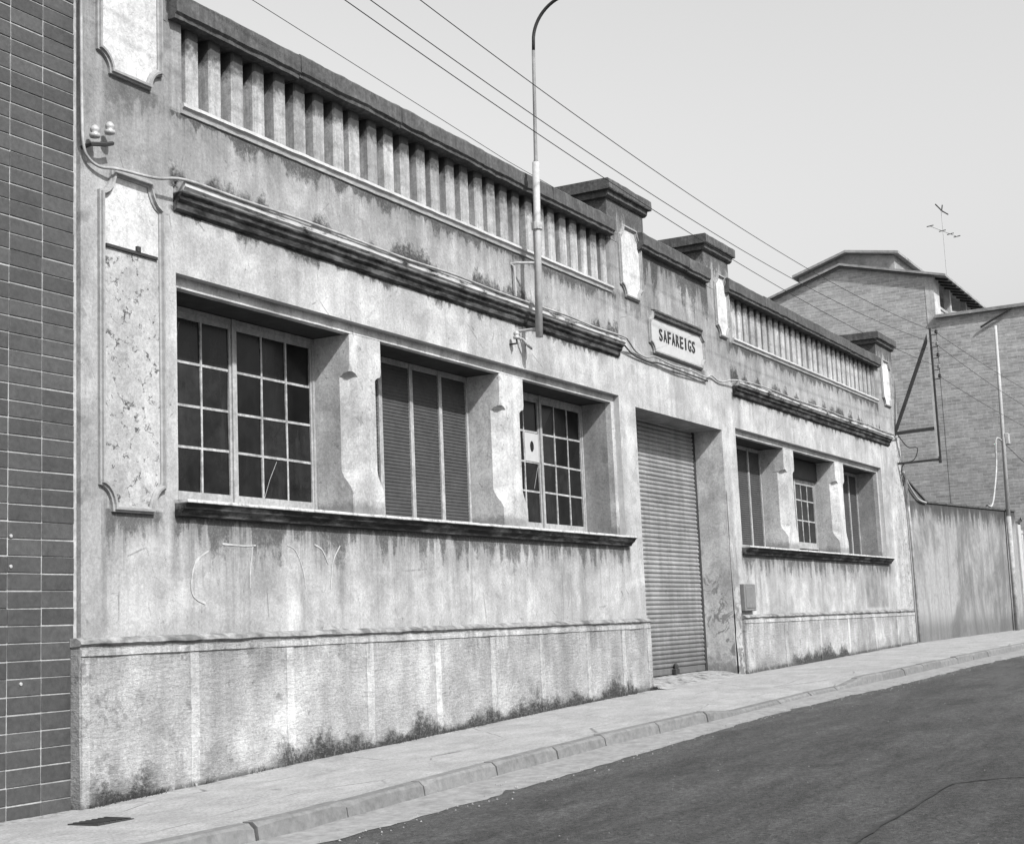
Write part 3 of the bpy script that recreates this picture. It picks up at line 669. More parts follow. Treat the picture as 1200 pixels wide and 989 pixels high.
# cornices
prof = [(.05, 6.215), (-.10, 6.21), (-.165, 6.195), (-.17, 6.135), (-.145, 6.115), (-.13, 6.08), (-.10, 6.06), (-.095, 6.02), (-.06, 5.99), (-.05, 5.93), (-.02, 5.905), (.05, 5.90)]
for i, (a, b) in enumerate(((1.3, 12.22), (17.66, 29.5))):
    MB((a, 0, 6.0)).sweep_x(prof, a, b, .10, .005, 2.0, seed=i*5).build('cornice', COR, B)
    # balustrade sill
    h = holes[3+i]; MB((a, 0, 7.05)).sweep_x([(.1, 7.115), (-.055, 7.105), (-.065, 7.065), (-.035, 7.045), (-.02, 7.0), (.1, 6.99)], h[0]-.03, h[1]-.02, .1, .005, seed=i).build('parapet_sill', SILL if False else TRIM, B)
    # ribs
    q = MB((0, 0, 7.1)); q.prism([(-.105, .29), (-.105, .035), (-.085, .012), (.085, .012), (.105, .035), (.105, .29)], 'z', 7.08, 8.04)
    rib_me = q.mesh('rib', RIB); n = 28; st = (h[1]-h[0])/n
    for k_ in range(n):
        X = h[0]+st*(k_+.5)+random.uniform(-.012, .012)
        inst(rib_me, 'rib', (X, random.uniform(-.008, .010), 7.1), B, scale=(random.uniform(.93, 1.06), 1, 1), rot=(0, 0, random.uniform(-.03, .03)))
# copings in cast lengths
def coping(a, b, z0=7.985, z1=8.285, y0=-.135, seg=2.15):
    x = a
    while x < b-.05:
        e = min(b, x+seg); e = b if b-e < .7 else e
        dz = random.uniform(-.008, .008); dy = random.uniform(-.008, .008)
        pr = [(.55, z1-.02+dz), (y0+.03+dy, z1+dz), (y0+dy, z1-.03+dz), (y0+dy, z0+.075+dz), (y0+.03+dy, z0+.05+dz), (y0+.035+dy, z0+.012+dz), (y0+.085+dy, z0), (.55, z0)]
        MB((x, 0, z0)).sweep_x(pr, x+.005, e-.005, .08, .010, seed=x).build('coping_stone', COP, B); x = e
coping(1.24, 12.13); coping(13.25, 16.5); coping(17.52, 28.95)
# parapet piers with caps
for (a, b, top) in ((-.0, 1.22, 8.72), (12.06, 13.58, 8.72), (16.47, 17.83, 8.72), (28.93, 30.55, 8.74)):
    q = MB((a, 0, 8)); zz = [7.9, 8.1, 8.4, top]
    q.box(a, b, -.006, .95, 7.95, top); q.build('parapet_pier', PL, B)
    cz = top; q = MB((a, 0, cz))
    q.sweep_x([(1.04, cz+.06), (1.04, cz-.0), (.95, cz-.06), (-.03, cz-.065), (-.075, cz-.03), (-.085, cz+.055), (1.0, cz+.06)][:7], a-.07, b+.07, .1, .006)
    q.build('cap_moulding', COP, B)
    q = MB((a, 0, cz)); q.sweep_x([(1.08, cz+.055), (-.13, cz+.052), (-.14, cz+.07), (-.14, cz+.215), (-.12, cz+.235), (1.07, cz+.25), (1.08, cz+.23)], a-.13, b+.13, .1, .009, seed=a); q.build('pier_cap', COP, B)
# ornamental panels: moulded frame with hollow corners
def outline(x0, x1, z0, z1, cx, cz, n=6):
    """hollow (scotia) corners, anticlockwise from bottom left"""
    P = []
    def arc(c, a0, a1):
        for i in range(n+1):
            t = a0+(a1-a0)*i/n; P.append((c[0]+cx*math.cos(t), c[1]+cz*math.sin(t)))
    arc((x0, z0), math.pi/2, 0); arc((x1, z0), math.pi, math.pi/2); arc((x1, z1), 3*math.pi/2, math.pi); arc((x0, z1), 0, -math.pi/2)
    return P
def frame_sweep(P, prof):
    """prof: (inset, y) pairs; returns verts/faces round the closed outline"""
    n = len(P); N = []
    for i in range(n):
        a, b, c = Vector(P[i-1]), Vector(P[i]), Vector(P[(i+1) % n])
        d1, d2 = (b-a), (c-b)
        d1 = d1.normalized() if d1.length > 1e-6 else d2.normalized(); d2 = d2.normalized() if d2.length > 1e-6 else d1
        nn = Vector((-d1.y-d2.y, d1.x+d2.x)); 
        nn = nn.normalized() if nn.length > 1e-3 else Vector((-d1.y, d1.x))
        k = 1/max(.55, nn.dot(Vector((-d1.y, d1.x)))); N.append(nn*k)
    vs_ = []; m_ = len(prof)
    for i in range(n):
        for (ins, y) in prof: vs_.append((P[i][0]+N[i].x*ins, y, P[i][1]+N[i].y*ins))
    return vs_, [(i*m_+j, i*m_+j+1, ((i+1) % n)*m_+j+1, ((i+1) % n)*m_+j) for i in range(n) for j in range(m_-1)]
def ornament(x0, x1, z0, z1, cx, cz, fw=.07, pj=.06, parent=B, dark=False, infill=PAN):
    P = outline(x0, x1, z0, z1, cx, cz)
    vs_, fs = frame_sweep(P, [(0, .01), (0, -pj*.55), (fw*.25, -pj*.6), (fw*.3, -pj), (fw*.62, -pj*1.05), (fw*.72, -pj*.55), (fw, -pj*.4), (fw, .01)])
    q = MB((x0, 0, z0)).add(vs_, fs); nm = 'panel_moulding'
    ob = q.build(nm, MOUL, parent)
    P2, _ = frame_sweep(P, [(fw*.95, -.012)]); q = MB((x0, 0, z0)); n = len(P2)
    cz_ = ((x0+x1)/2, -.012, (z0+z1)/2); q.add(P2+[cz_], [(i, (i+1) % n, n) for i in range(n)]); q.build('panel_infill', infill, parent)
ornament(.22, 1.13, 2.72, 6.12, .17, .25); ornament(.20, 1.13, 7.10, 8.42, .17, .2)
MB((.3, -.02, 5.33)).box(.31, 1.03, -.035, .0, 5.315, 5.345).build('panel_ledge', DARKM, B)
MB((.75, -.02, 5.36)).box(.73, .78, -.04, .0, 5.345, 5.40).build('panel_hook', DARKM, B)
for x0, x1 in ((12.45, 13.38), (16.93, 17.68), (29.25, 30.2)): ornament(x0, x1, 7.02, 8.32, .17, .2, .07, .055)
# wall stub bands on right end
q = MB((30.6, 0, .5)); q.box(30.55, 30.9, -.02, .4, .45, 6.0, .02); q.build('end_buttress', PL, B)

# name panel
NS = thing('name_sign', 'moulded plaster name panel reading SAFAREIGS above the roller door', 'sign', (14.85, 0, 6.2))
ornament(13.55, 16.2, 6.20, 6.97, .17, .17, .07, .06, NS, infill=mat_simple('sign_whitewash', .46, .08, 10, .9, .1, .15))
MB((14.9, -.1, 6.9)).sweep_x([(0, 7.0), (-.085, 6.985), (-.10, 6.95), (-.075, 6.92), (-.07, 6.88), (-.03, 6.855), (0, 6.85)], 13.74, 16.0, .08, .008).build('sign_hood', MOULD, NS)
def text(body, x0, x1, z0, z1, y, mat, parent, name='letter'):
    """each letter its own mesh with a little thickness, fitted into the given field"""
    n = len(body); cellw = (x1-x0)/n
    for i, chh in enumerate(body):
        cu = bpy.data.curves.new('t', 'FONT'); cu.body = chh; cu.extrude = .02; cu.offset = .006; cu.size = 1; cu.resolution_u = 3
        o = bpy.data.objects.new('t', cu); C.objects.link(o); bpy.context.view_layer.update()
        me = bpy.data.meshes.new_from_object(o.evaluated_get(bpy.context.evaluated_depsgraph_get())); bpy.data.objects.remove(o)
        xs = [v.co.x for v in me.vertices]; ys = [v.co.y for v in me.vertices]
        wd = cellw*.74 if chh != 'I' else cellw*.26; xa = x0+cellw*(i+.5)-wd/2
        for v in me.vertices:
            X = xa+(v.co.x-min(xs))/(max(xs)-min(xs))*wd; Z = z0+(v.co.y-min(ys))/(max(ys)-min(ys))*(z1-z0); Yy = y-v.co.z*.4
            v.co = (Vector((X, Yy, Z))-Vector((xa, y, z0)))*S
        me.materials.clear(); me.materials.append(mat); me.name = name
        inst(me, name, (xa, y, z0), parent)
text('SAFAREIGS', 14.0, 15.74, 6.475, 6.695, -.018, mat_simple('faded_lettering', .05, .5, 20, .9, .1, 0), NS)

# ------------------------------------------------------------------ tiled house on the left
T = thing('tiled_house', 'dark brick faced house with pale mortar joints at the left edge', 'house', (-.1, .05, 0))
q = MB((-.05, .05, 0)); q.box(-6, -.045, .046, 8, -.3, 9.2); q.box(-.047, -.005, .05, 8, -.3, 9.0); q.build('wall', MORT, T)
q = MB((0, 0, 0)); q.box(-.1915, .1915, -.0, .03, 0, .1425, .004); br = q.mesh('brick', TILE)
for c in range(5):
    for k_ in range(58):
        z = -.04+k_*.1545
        inst(br, 'brick', (-.045-.197-c*.392+random.uniform(-.003, .003),   .037+random.uniform(-.0015, .0015), z+.004+random.uniform(-.003, .003)), T, rot=(random.uniform(-.006, .006), random.uniform(-.004, .004), random.uniform(-.004, .004)))
q = MB((-4, 0, 0)); q.box(-6, -2.20, .035, .07, -.3, 8.95); q.build('rendered_side_wall', TILE, T)
q = MB((-3, 0, 9)); q.box(-6.1, .0, -.1, .5, 9.2, 9.4, .02); q.build('coping', COP, T)
for (cx_, cz_) in ((-.80, 2.45), (-.80, 2.18), (-.68, 1.15)):
    q = MB((cx_, .04, cz_)); q.lathe((0, 0, 0), [(.018, -.005), (.016, .012), (.008, .014)], 8)
    q2 = MB((cx_, .04, cz_)); q2.add([(cx_+p.x, .040-p.z, cz_+p.y) for p in q.v], q.f); q2.build('wall_plug', PORC, T)

# ------------------------------------------------------------------ yard wall and houses beyond
YW_ = thing('yard_wall', 'low stained rendered yard wall with dark coping beyond the factory', 'wall', (30.9, 0, .6))
def ypos(x): return -.02-(x-30.9)*.028
def ytop(x):
    base = 4.50+(x-31)*.025
    return base+max(0, (33.0-x))*.30
def slab(m, y0, y1, z0, z1, xs, jag=.0):
    vs_ = []
    for X in xs:
        a, b = ypos(X)+y0, ypos(X)+y1; zt = z1(X)+jag*mnoise.noise(Vector((X*3, y0, 0)))
        vs_ += [(X, a, z0(X)), (X, a, zt), (X, b, zt), (X, b, z0(X))]
    n = len(xs); m.add(vs_, [(i*4+j, i*4+(j+1) % 4, (i+1)*4+(j+1) % 4, (i+1)*4+j) for i in range(n-1) for j in range(4)]+[(0, 1, 2, 3), tuple((n-1)*4+j for j in range(4))]); return m
xs2 = [30.8+.2*i for i in range(71)]
slab(MB((30.9, 0, .6)), 0, .3, lambda x: .2, ytop, xs2, .015).build('wall', YARD, YW_)
slab(MB((30.9, 0, 4.5)), -.04, .34, lambda x: ytop(x)+.005, lambda x: ytop(x)+.06, xs2, .03).build('coping', MOULD, YW_)
slab(MB((44.4, 0, .6)), -.05, .4, lambda x: .3, lambda x: 4.4, [44.9, 45.4]).build('gate_pillar', TRIM, YW_)
# gate leaf and a shrub behind it
gt = thing('yard_gate', 'pale gate at the far end of the yard wall', 'gate', (45.4, -.4, .7))
for i in range(6): MB((45.45+i*.3, -.4, .7)).box(45.42+i*.3, 45.70+i*.3, -.42-(i % 2)*.01, -.36, .75, 4.1).build('board', PIER, gt)
MB((46.3, -.4, 4.1)).box(45.4, 47.2, -.45, -.35, 4.1, 4.22).build('top_rail', PIER, gt)
sh = thing('shrub', 'dark leafy shrub showing over the gate at the far right', 'shrub', (47.5, .8, .7))
MB((47.5, .8, .7)).tube([(47.5, .8, .7), (47.4, .6, 2.5), (47.5, .4, 4.2), (47.3, .2, 5.0)], [.08, .07, .05, .02], 6).build('stem', DARKM, sh)
q = MB((47.5, .8, 4)); rr = random.Random(3)
for i in range(900):
    c = Vector((47.3+rr.gauss(0, .5), -.1+rr.gauss(0, .6), 4.6+rr.gauss(0, .5))); a = Vector((rr.uniform(-1, 1), rr.uniform(-1, 1), rr.uniform(-1, 1))).normalized()*.12; b_ = a.orthogonal().normalized()*.06
    q.quad(c-a, c-b_, c+a, c+b_)
tag(q.build('leaves', LEAF, sh), kind='stuff')
# gabled house
GX = 46.0
H1 = thing('gabled_brick_house', 'tall gabled brick house with open roof gallery behind the yard wall', 'house', (GX, 5, .7))
RY, RZ, EY, EZ, LY, LZ = 5.56, 15.06, 2.06, 14.16, 9.6, 13.80
q = MB((GX, 5, .7)); gp = [(EY, .3), (EY, EZ), (RY, RZ), (LY, LZ), (LY, .3)]
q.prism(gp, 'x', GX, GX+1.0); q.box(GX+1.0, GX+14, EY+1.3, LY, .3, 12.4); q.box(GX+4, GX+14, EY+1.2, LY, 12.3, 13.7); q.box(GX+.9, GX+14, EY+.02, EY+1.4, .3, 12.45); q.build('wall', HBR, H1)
q = MB((GX, 2, 14)); n = 14
def roofslab(q, y0, z0, y1, z1, x0, x1, t=.12):
    q.add([(x0, y0, z0), (x0, y1, z1), (x0, y1, z1+t), (x0, y0, z0+t), (x1, y0, z0), (x1, y1, z1), (x1, y1, z1+t), (x1, y0, z0+t)],
          [(0, 1, 2, 3), (4, 5, 6, 7), (0, 1, 5, 4), (3, 2, 6, 7), (0, 3, 7, 4), (1, 2, 6, 5)])
roofslab(q, EY-.55, EZ-.13, RY, RZ+.02, GX-.2, GX+9, .09); roofslab(q, LY+.5, LZ-.14, RY+.002, RZ+.02, GX-.2, GX+9, .09); q.build('roof', ROOF, H1)
q = MB((GX-.3, 4, 14.4)); roofslab(q, EY-.1, EZ-.07, RY, RZ-.045, GX-.10, GX-.02, .05); roofslab(q, LY+.3, LZ-.14, RY+.002, RZ-.045, GX-.10, GX-.02, .05); q.build('verge_board', METALBOX, H1)
q = MB((GX+2, 6, 15)); roofslab(q, 3.75, 15.75, 5.9, 16.12, GX+2.0, GX+8, .1); roofslab(q, 8.2, 15.40, 5.902, 16.12, GX+2.0, GX+8, .1)
q.prism([(4.0, 14.4), (4.0, 15.76), (5.9, 16.1), (8.0, 15.43), (8.0, 14.2)], 'x', GX+2.3, GX+7.5); q.build('raised_roof', ROOF, H1)
for i in range(12):   # rafters under the side eave
    X = GX+.4+i*.7; MB((X, 1.6, 14)).add([(X, EY-.5, EZ-.20), (X+.1, EY-.5, EZ-.20), (X+.1, EY+.1, EZ-.05), (X, EY+.1, EZ-.05), (X, EY-.5, EZ-.13), (X+.1, EY-.5, EZ-.13), (X+.1, EY+.1, EZ+.02), (X, EY+.1, EZ+.02)],
        [(0, 1, 2, 3), (4, 5, 6, 7), (0, 1, 5, 4), (3, 2, 6, 7), (0, 3, 7, 4), (1, 2, 6, 5)]).build('rafter', DARKM, H1)
MB((GX+.4, 2, 13)).box(GX-.01, GX+.9, EY-.03, EY+.3, 12.3, EZ+.02).build('corner_pilaster', PIER, H1)
for X in (GX+2.9, GX+5.9, GX+8.2): MB((X, 2.1, 12.4)).box(X-.13, X+.13, EY-.02, EY+.22, 12.4, EZ-.0).build('gallery_post', PIER, H1)
MB((GX+4, 2.1, 12.9)).box(GX+.9, GX+8.2, EY+.02, EY+.1, 13.05, 13.15).build('gallery_rail', PIER, H1)
# lower flat brick house
H2 = thing('flat_brick_house', 'lower flat topped brick house wall at the right edge with a slanting pipe', 'house', (GX, 0, .7))
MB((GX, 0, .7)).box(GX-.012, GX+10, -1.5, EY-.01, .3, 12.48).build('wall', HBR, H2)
MB((GX, 0, 12.5)).box(GX-.16, GX+10.1, -1.6, EY-.005, 12.48, 12.60).build('coping', ROOF, H2)
MB((GX, .9, 8)).tube([(GX-.12, -.75, 12.45), (GX-.12, .40, 11.9)], .035, 6).build('pipe', DARKM, H2)

AE = thing('television_aerial', 'small thin television aerial standing above the brick house roofs', 'aerial', (GX+3, 1.75, 13.8))
ax, ay = GX+3, 2.12
MB((ax, ay, 13.8)).tube([(ax, ay, 13.6), (ax, ay, 17.5)], .014, 5).build('mast', STEEL, AE)
MB((ax, ay, 16.6)).tube([(ax-.9, ay+.30, 16.65), (ax+1.0, ay-.33, 16.53)], .02, 5).build('boom', STEEL, AE)
for i, t in enumerate((0, .45, .75, 1.0)):
    px_, py_, pz_ = ax-.9+1.9*t, ay+.30-.63*t, 16.65-.12*t; MB((px_, py_, pz_)).tube([(px_-.04, py_-.14, pz_), (px_+.04, py_+.14, pz_)], .02, 5).build('element', DARKM, AE)
for dx, dz, tx, tz in ((-.35, .22, .1, -.02), (-.02, .02, .42, -.08), (.02, .0, .1, .26)): MB((ax, ay, 18.3)).tube([(ax+dx, ay-dx*.4, 17.43+dz), (ax+tx, ay-tx*.4, 17.43+tz)], .026, 5).build('element', DARKM, AE)
# ------------------------------------------------------------------ street furniture and cables
LP = thing('street_lamp', 'slim pale wall mounted lamp pole with curved arm rising past the parapet', 'street lamp', (8.78, -.35, 5.67))
LP_ = (8.74, -.35)
def lerp3(z, z0=5.67, z1=10.7): t = (z-z0)/(z1-z0); return (8.73+.26*t, -.35, z)
MB((8.74, -.35, 5.7)).tube([lerp3(5.67), lerp3(7.3), lerp3(8.36)], .056, 12).build('lower_tube', STEEL, LP, True)
MB((8.85, -.35, 8.3)).tube([lerp3(8.34), lerp3(8.4), lerp3(9.3), lerp3(10.15)], [.05, .028, .026, .026], 10).build('upper_tube', METALBOX, LP, True)
MB((8.8, -.35, 7.3)).lathe((8.815, -.35, 7.3), [(.062, 0), (.082, .01), (.082, .11), (.062, .12)], 12).build('collar', STEEL, LP)
ap = [lerp3(10.15)]
for i in range(1, 13):
    t = i/12; an = t*math.pi/2*.86; ap.append((8.975, -.35-.62*(1-math.cos(an)), 10.30+.60*math.sin(an)))
ap += [(8.975, -1.9, 11.12)]
MB((8.97, -.35, 10.1)).tube(ap, .026, 8).build('curved_arm', DARKM, LP, True)
q = MB((8.97, -2, 11.1)); q.tube([(8.975, -1.85, 11.14), (8.975, -2.05, 11.15), (8.975, -2.6, 11.16), (8.975, -2.75, 11.15)], [.05, .12, .13, .05], 12); q.build('lamp_head', STEEL, LP, True)
MB((8.8, -.2, 6.8)).tube([(8.79, -.35, 6.80), (8.62, -.12, 6.80), (8.60, .02, 6.80)], .02, 6).build('wall_bracket', STEEL, LP)
MB((8.7, -.2, 6.3)).tube([(8.6, .0, 6.8), (8.6, -.05, 6.75), (8.6, -.06, 6.3)], .016, 6).build('wall_bracket', STEEL, LP)
MB((8.7, -.2, 5.8)).tube([(8.74, -.33, 5.80), (8.74, -.1, 5.8), (8.74, .02, 5.8)], .022, 6).build('wall_bracket', STEEL, LP)
def insulator(m, c, s=1.0):
    return m.lathe(c, [(.02*s, 0), (.05*s, .01*s), (.055*s, .04*s), (.03*s, .055*s), (.045*s, .07*s), (.045*s, .10*s), (.02*s, .13*s)], 10)
i0 = thing('cable_clamp', 'small iron and porcelain cable clamp below the foot of the lamp pole', 'insulator', (8.7, 0, 5.6))
insulator(MB((8.45, -.1, 5.62)), (8.45, -.12, 5.62)).build('porcelain', PORC, i0, True)
MB((8.4, 0, 5.6)).tube([(8.45, .02, 5.56), (8.45, -.12, 5.56), (8.45, -.12, 5.64)], .014, 6).build('iron_hook', DARKM, i0)
MB((8.8, 0, 5.6)).tube([(8.66, .02, 5.70), (8.68, -.1, 5.66), (8.78, -.14, 5.56), (8.90, -.12, 5.55), (8.93, -.02, 5.64), (8.93, .02, 5.7)], .02, 6).build('cable_loop', CABLE, i0, True)
i1 = thing('insulator_pair', 'pair of white porcelain insulators on an iron bracket beside the tiled house', 'insulator', (.08, 0, 6.3))
for (X, Z) in ((.07, 6.33), (.27, 6.42)): insulator(MB((X, -.1, Z)), (X, -.12, Z-.01), 1.0).build('porcelain', PORC, i1, True)
MB((.1, 0, 6.3)).tube([(.02, .02, 6.24), (.02, -.12, 6.25), (.20, -.13, 6.29), (.30, -.13, 6.33)], .022, 6).build('iron_bracket', DARKM, i1)
# facade cable: droops from the insulators, runs on the cornice and under the sign
def smooth(pts, n=6):
    P = [Vector(p) for p in pts]; out = []
    for i in range(len(P)-1):
        p0, p1, p2, p3 = P[max(i-1, 0)], P[i], P[i+1], P[min(i+2, len(P)-1)]
        for j in range(n):
            t = j/n; out.append(.5*((2*p1)+(p2-p0)*t+(2*p0-5*p1+4*p2-p3)*t*t+(3*p1-p0-3*p2+p3)*t**3))
    out.append(P[-1]); return out
cp = [(-.02, -.03, 9.0), (-.02, -.03, 7.6), (-.02, -.04, 6.6), (-.01, -.05, 6.25), (.06, -.05, 6.13), (.20, -.06, 6.08), (.4, -.10, 6.10), (.9, -.13, 6.13), (1.3, -.18, 6.20)]
X = 2.2
while X < 12.2: cp.append((X, -.185, 6.215+.012*math.sin(X*2.1))); X += 1.1
cp += [(12.3, -.17, 6.19), (12.9, -.04, 6.10), (13.3, -.04, 6.06), (13.62, -.09, 6.10), (14.3, -.09, 6.06), (15.2, -.09, 6.08), (16.0, -.09, 6.05), (16.4, -.05, 6.14), (16.9, -.04, 6.08), (17.5, -.12, 6.18)]
X = 18.5
while X < 29.4: cp.append((X, -.185, 6.215+.012*math.sin(X*1.7))); X += 1.2
cp += [(29.9, -.1, 6.2), (30.5, -.06, 6.25)]
tag(MB((0, 0, 6)).tube(smooth(cp, 5), .016, 6).build('facade_cable', CABLE, smooth=True), 'thin pale cable clipped along the factory cornice and under the name sign', 'cable')
tag(MB((12.3, 0, 6)).tube(smooth([(12.28, -.1, 6.12), (12.8, -.04, 6.02), (13.4, -.03, 5.99), (13.8, -.06, 6.02), (14.6, -.08, 6.005), (15.6, -.06, 6.0), (16.2, -.05, 6.0)], 5), .014, 6).build('facade_cable', DARKM, smooth=True),
    'short dark cable sagging on the wall just under the name sign', 'cable')
# utility bracket at the far end
UB = thing('wire_bracket', 'black iron triangular wire bracket jutting from the far corner of the factory', 'bracket', (30, -.1, 6.3))
BX = 30.35
q = MB((BX, -1.1, 5.4)); q.box(BX-.035, BX+.035, -1.20, -1.13, 5.42, 9.15); q.build('post', DARKM, UB)
q = MB((BX, -1.1, 5.6)); q.box(BX-.05, BX-.0365, -1.15, -1.09, 5.6, 9.13); q.build('pale_conduit', STEEL, UB)
def bar(a, b, h, w_): return MB(a).tube([a, b], [h, h], 4)
bar((BX, .0, 6.36), (BX, -1.13, 9.0), .06, 1).build('strut', DARKM, UB)
bar((BX, .02, 6.34), (BX, -1.12, 6.38), .06, 1).build('arm', DARKM, UB)
bar((BX, .1, 5.50), (BX, -1.12, 5.52), .04, 1).build('arm', DARKM, UB)
WZ = [9.02, 8.68, 8.03, 7.79]
for i, z in enumerate((9.0, 8.66, 8.35, 8.02, 7.77)):
    q = MB((BX, -1.2, z)); q.tube([(BX, -1.17, z-.05), (BX, -1.34, z-.05), (BX, -1.34, z+.0)], .012, 5); q.build('insulator_pin', DARKM, UB)
    insulator(MB((BX, -1.34, z)), (BX, -1.34, z-.02), .9).build('insulator', METALBOX if i % 2 else DARKM, UB, True)
# overhead wires: parabolic sag through surveyed heights
def wirepts(xa, za, xm, zm, xb, zb, y0, y1=None, n=40):
    out = []
    for i in range(n+1):
        X = xa+(xb-xa)*i/n
        l0 = (X-xm)*(X-xb)/((xa-xm)*(xa-xb)); l1 = (X-xa)*(X-xb)/((xm-xa)*(xm-xb)); l2 = (X-xa)*(X-xm)/((xb-xa)*(xb-xm))
        out.append((X, y0+((y1 if y1 is not None else y0)-y0)*i/n, za*l0+zm*l1+zb*l2))
    return out
def wire(pts, label, rad=.0065): return tag(MB(pts[0]).tube(pts, rad, 5).build('overhead_wire', WIRE), label, 'wire', 'overhead wires')
wire(wirepts(4.26-9, 9.9, 12.5, 8.68, BX, 9.04, -1.15, -1.3), 'topmost of the three overhead wires crossing the lamp pole')
wire(wirepts(3.43-9, 9.5, 12.5, 8.24, BX, 8.70, -1.15, -1.3), 'middle of the three overhead wires crossing the lamp pole')
wire(wirepts(2.67-9, 9.3, 14.0, 7.93, BX, 8.06, -1.15, -1.3), 'lowest of the three overhead wires crossing the lamp pole')
wire([(-12, .75, 11.4), (2, .75, 9.35), (10, .75, 8.9), (16, .75, 8.75)], 'faint thin wire dropping behind the factory parapet', .005)
wire(wirepts(BX, 9.04, 44, 9.0, 62, 9.6, -1.3, -1.6), 'upper wire running on from the iron bracket past the brick houses')
wire(wirepts(BX, 8.70, 44, 8.35, 62, 8.8, -1.3, -1.6), 'middle wire running on from the iron bracket past the brick houses')
wire(wirepts(BX, 7.81, 44, 7.6, 62, 8.0, -1.3, -1.6), 'lower wire running on from the iron bracket past the brick houses')
wire([(BX, -1.2, 8.6), (30.2, -.6, 8.62), (30.0, -.1, 8.66)], 'short tie wire from the iron bracket back to the end parapet pier', .007)
tag(MB((30.4, 0, 6)).tube(smooth([(30.3, -.08, 6.3), (30.4, -.3, 5.95), (30.45, -.55, 5.9), (30.45, -.45, 5.6), (30.4, -.2, 5.5), (30.5, -.06, 5.35), (30.6, -.05, 4.9)], 5), .014, 6).build('looped_cable', DARKM, smooth=True), 'dark looped cable hanging under the iron bracket', 'cable')
tag(MB((30.7, 0, 5)).tube(smooth([(30.7, -.06, 5.3), (31.0, -.08, 5.0), (31.9, -.1, 4.62), (32.8, -.12, 4.55)], 5), .03, 6).build('sloping_pipe', STEEL, smooth=True), 'pale pipe sloping down onto the near end of the yard wall', 'pipe')
# drain pipe at factory end
tag(MB((30.95, -.1, .6)).tube([(30.86, -.1, .62), (30.86, -.1, 3.2), (30.8, -.08, 5.2)], .035, 8).build('corner_pipe', CABLE, smooth=True), 'grey pipe down the far corner of the factory', 'pipe')
# slender pole at the right
RP = thing('wire_pole', 'tall slender pale pole standing against the yard wall at right', 'pole', (42.8, -.5, .65))
y_ = -.50
MB((42.8, y_, .6)).tube([(42.9, y_, .5), (43.1, y_, 4.6)], .085, 8).build('lower_pole', CABLE, RP, True)
MB((43.1, y_, 4.6)).tube([(43.1, y_, 4.55), (43.6, y_, 9.0), (43.85, y_, 11.5)], [.075, .065, .05], 8).build('upper_pole', STEEL, RP, True)
MB((43.5, y_, 7.4)).box(43.38, 43.62, y_-.20, y_-.06, 7.15, 7.55, .02).build('junction_box', PIER, RP)
MB((42, y_, 5)).tube(smooth([(43.3, y_+.05, 7.3), (42.6, y_+.1, 7.25), (42.3, y_+.12, 6.2), (41.6, y_+.2, 5.0), (41.3, y_+.3, 4.9)], 5), .035, 6).build('conduit', CABLE, RP, True)
wire([(43.6, y_, 7.2), (44.6, -.9, 6.6), (45.9, -1.4, 6.3)], 'short wire from the slender pole down to the brick house', .01)
# meter box by the door
mb = thing('meter_box', 'small grey metal meter box on the wall right of the roller door', 'box', (17.4, -.05, 1.58))
MB((17.4, -.05, 1.6)).box(17.36, 17.98, -.10, .02, 1.60, 2.13, .012).build('case', METALBOX, mb); MB((17.4, -.05, 1.6)).box(17.42, 17.92, -.112, -.098, 1.66, 2.07, .005).build('door', METALBOX, mb)
# drain grate in the pavement
dg = thing('drain_grate', 'small dark iron drain grate set in the pavement near the tiled house', 'grate', (-.7, -.95, 0))
MB((-.7, -.95, 0)).box(-.92, -.50, -1.12, -.78, -.04, .006).build('frame', DARKM, dg)
for i in range(6): MB((-.9+i*.07, -.95, 0)).box(-.89+i*.07, -.86+i*.07, -1.09, -.81, .006, .014).build('bar', DARKM, dg)
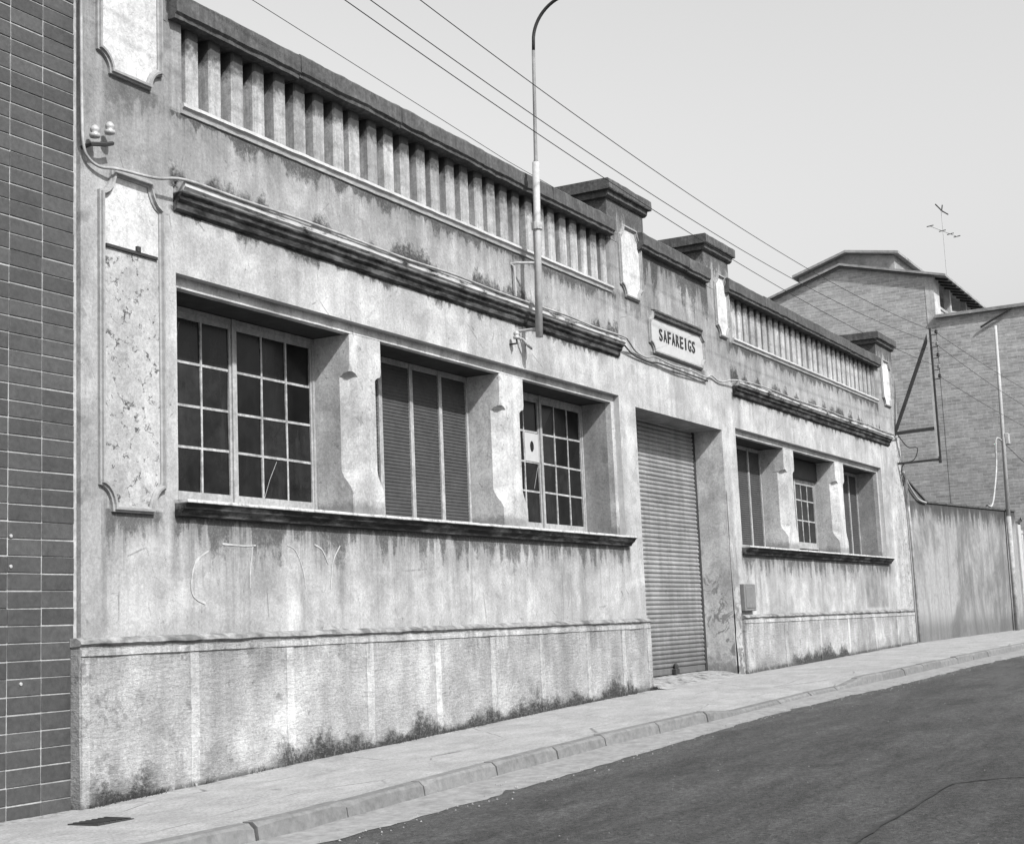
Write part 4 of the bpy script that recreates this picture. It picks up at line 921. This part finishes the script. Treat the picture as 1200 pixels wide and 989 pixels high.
# chalk scrawl on the apron wall
ck = thing('chalk_scrawl', 'faint white chalk scrawl on the wall under the first window', 'graffiti', (1.6, 0, 2.2))
def chalk(pts, wid=.016):
    P = smooth(pts, 5); vs_ = []
    for i, p in enumerate(P):
        t = (P[min(i+1, len(P)-1)]-P[max(i-1, 0)]).normalized(); nn = Vector((-t.z, 0, t.x)); ww = wid*(.5+.6*abs(mnoise.noise(p*9)))
        vs_ += [p+nn*ww-Vector((0, .0065, 0)), p-nn*ww-Vector((0, .0065, 0))]
    MB(pts[0]).add(vs_, [(2*i, 2*i+1, 2*i+3, 2*i+2) for i in range(len(P)-1)]).build('chalk_stroke', CHALK, ck)
def cz(x, z): return (x, 0, z)
chalk([cz(1.78, 2.38), cz(1.60, 2.28), cz(1.52, 2.10), cz(1.54, 1.92), cz(1.72, 1.84)]); chalk([cz(2.0, 2.46), cz(2.35, 2.45), cz(2.55, 2.46)], .014)
chalk([cz(2.50, 2.46), cz(2.45, 2.2), cz(2.44, 2.0)], .013); chalk([cz(3.10, 2.48), cz(3.25, 2.42), cz(3.38, 2.2), cz(3.42, 2.0)], .012)
chalk([cz(3.6, 2.5), cz(3.75, 2.44), cz(3.86, 2.28)], .013); chalk([cz(4.1, 2.5), cz(3.95, 2.3), cz(3.9, 2.0)], .013)
# tufts of weed along the foot of the wall
wd = MB((0, -.1, 0)); rr = random.Random(11)
for i in range(900):
    X = rr.choice([rr.uniform(.0, 1.0), rr.uniform(.3, 12.7), rr.uniform(3, 12.6), rr.uniform(18, 30.5), 12.8+rr.gauss(0, .08)]); y = -.085-abs(rr.gauss(0, .025)); z = zf(X)
    if mnoise.noise(Vector((X*1.4, 0, 0))) < -.05 and X > 1: continue
    h_ = rr.uniform(.02, .075); dx = rr.uniform(-.03, .03); wd.add([(X-.008, y, z-.01), (X+.008, y, z-.01), (X+dx, y-rr.uniform(0, .04), z+h_)], [(0, 1, 2)])
tag(wd.build('weeds', LEAF), 'dark weeds and moss sprouting along the foot of the factory wall', 'weeds', kind='stuff')
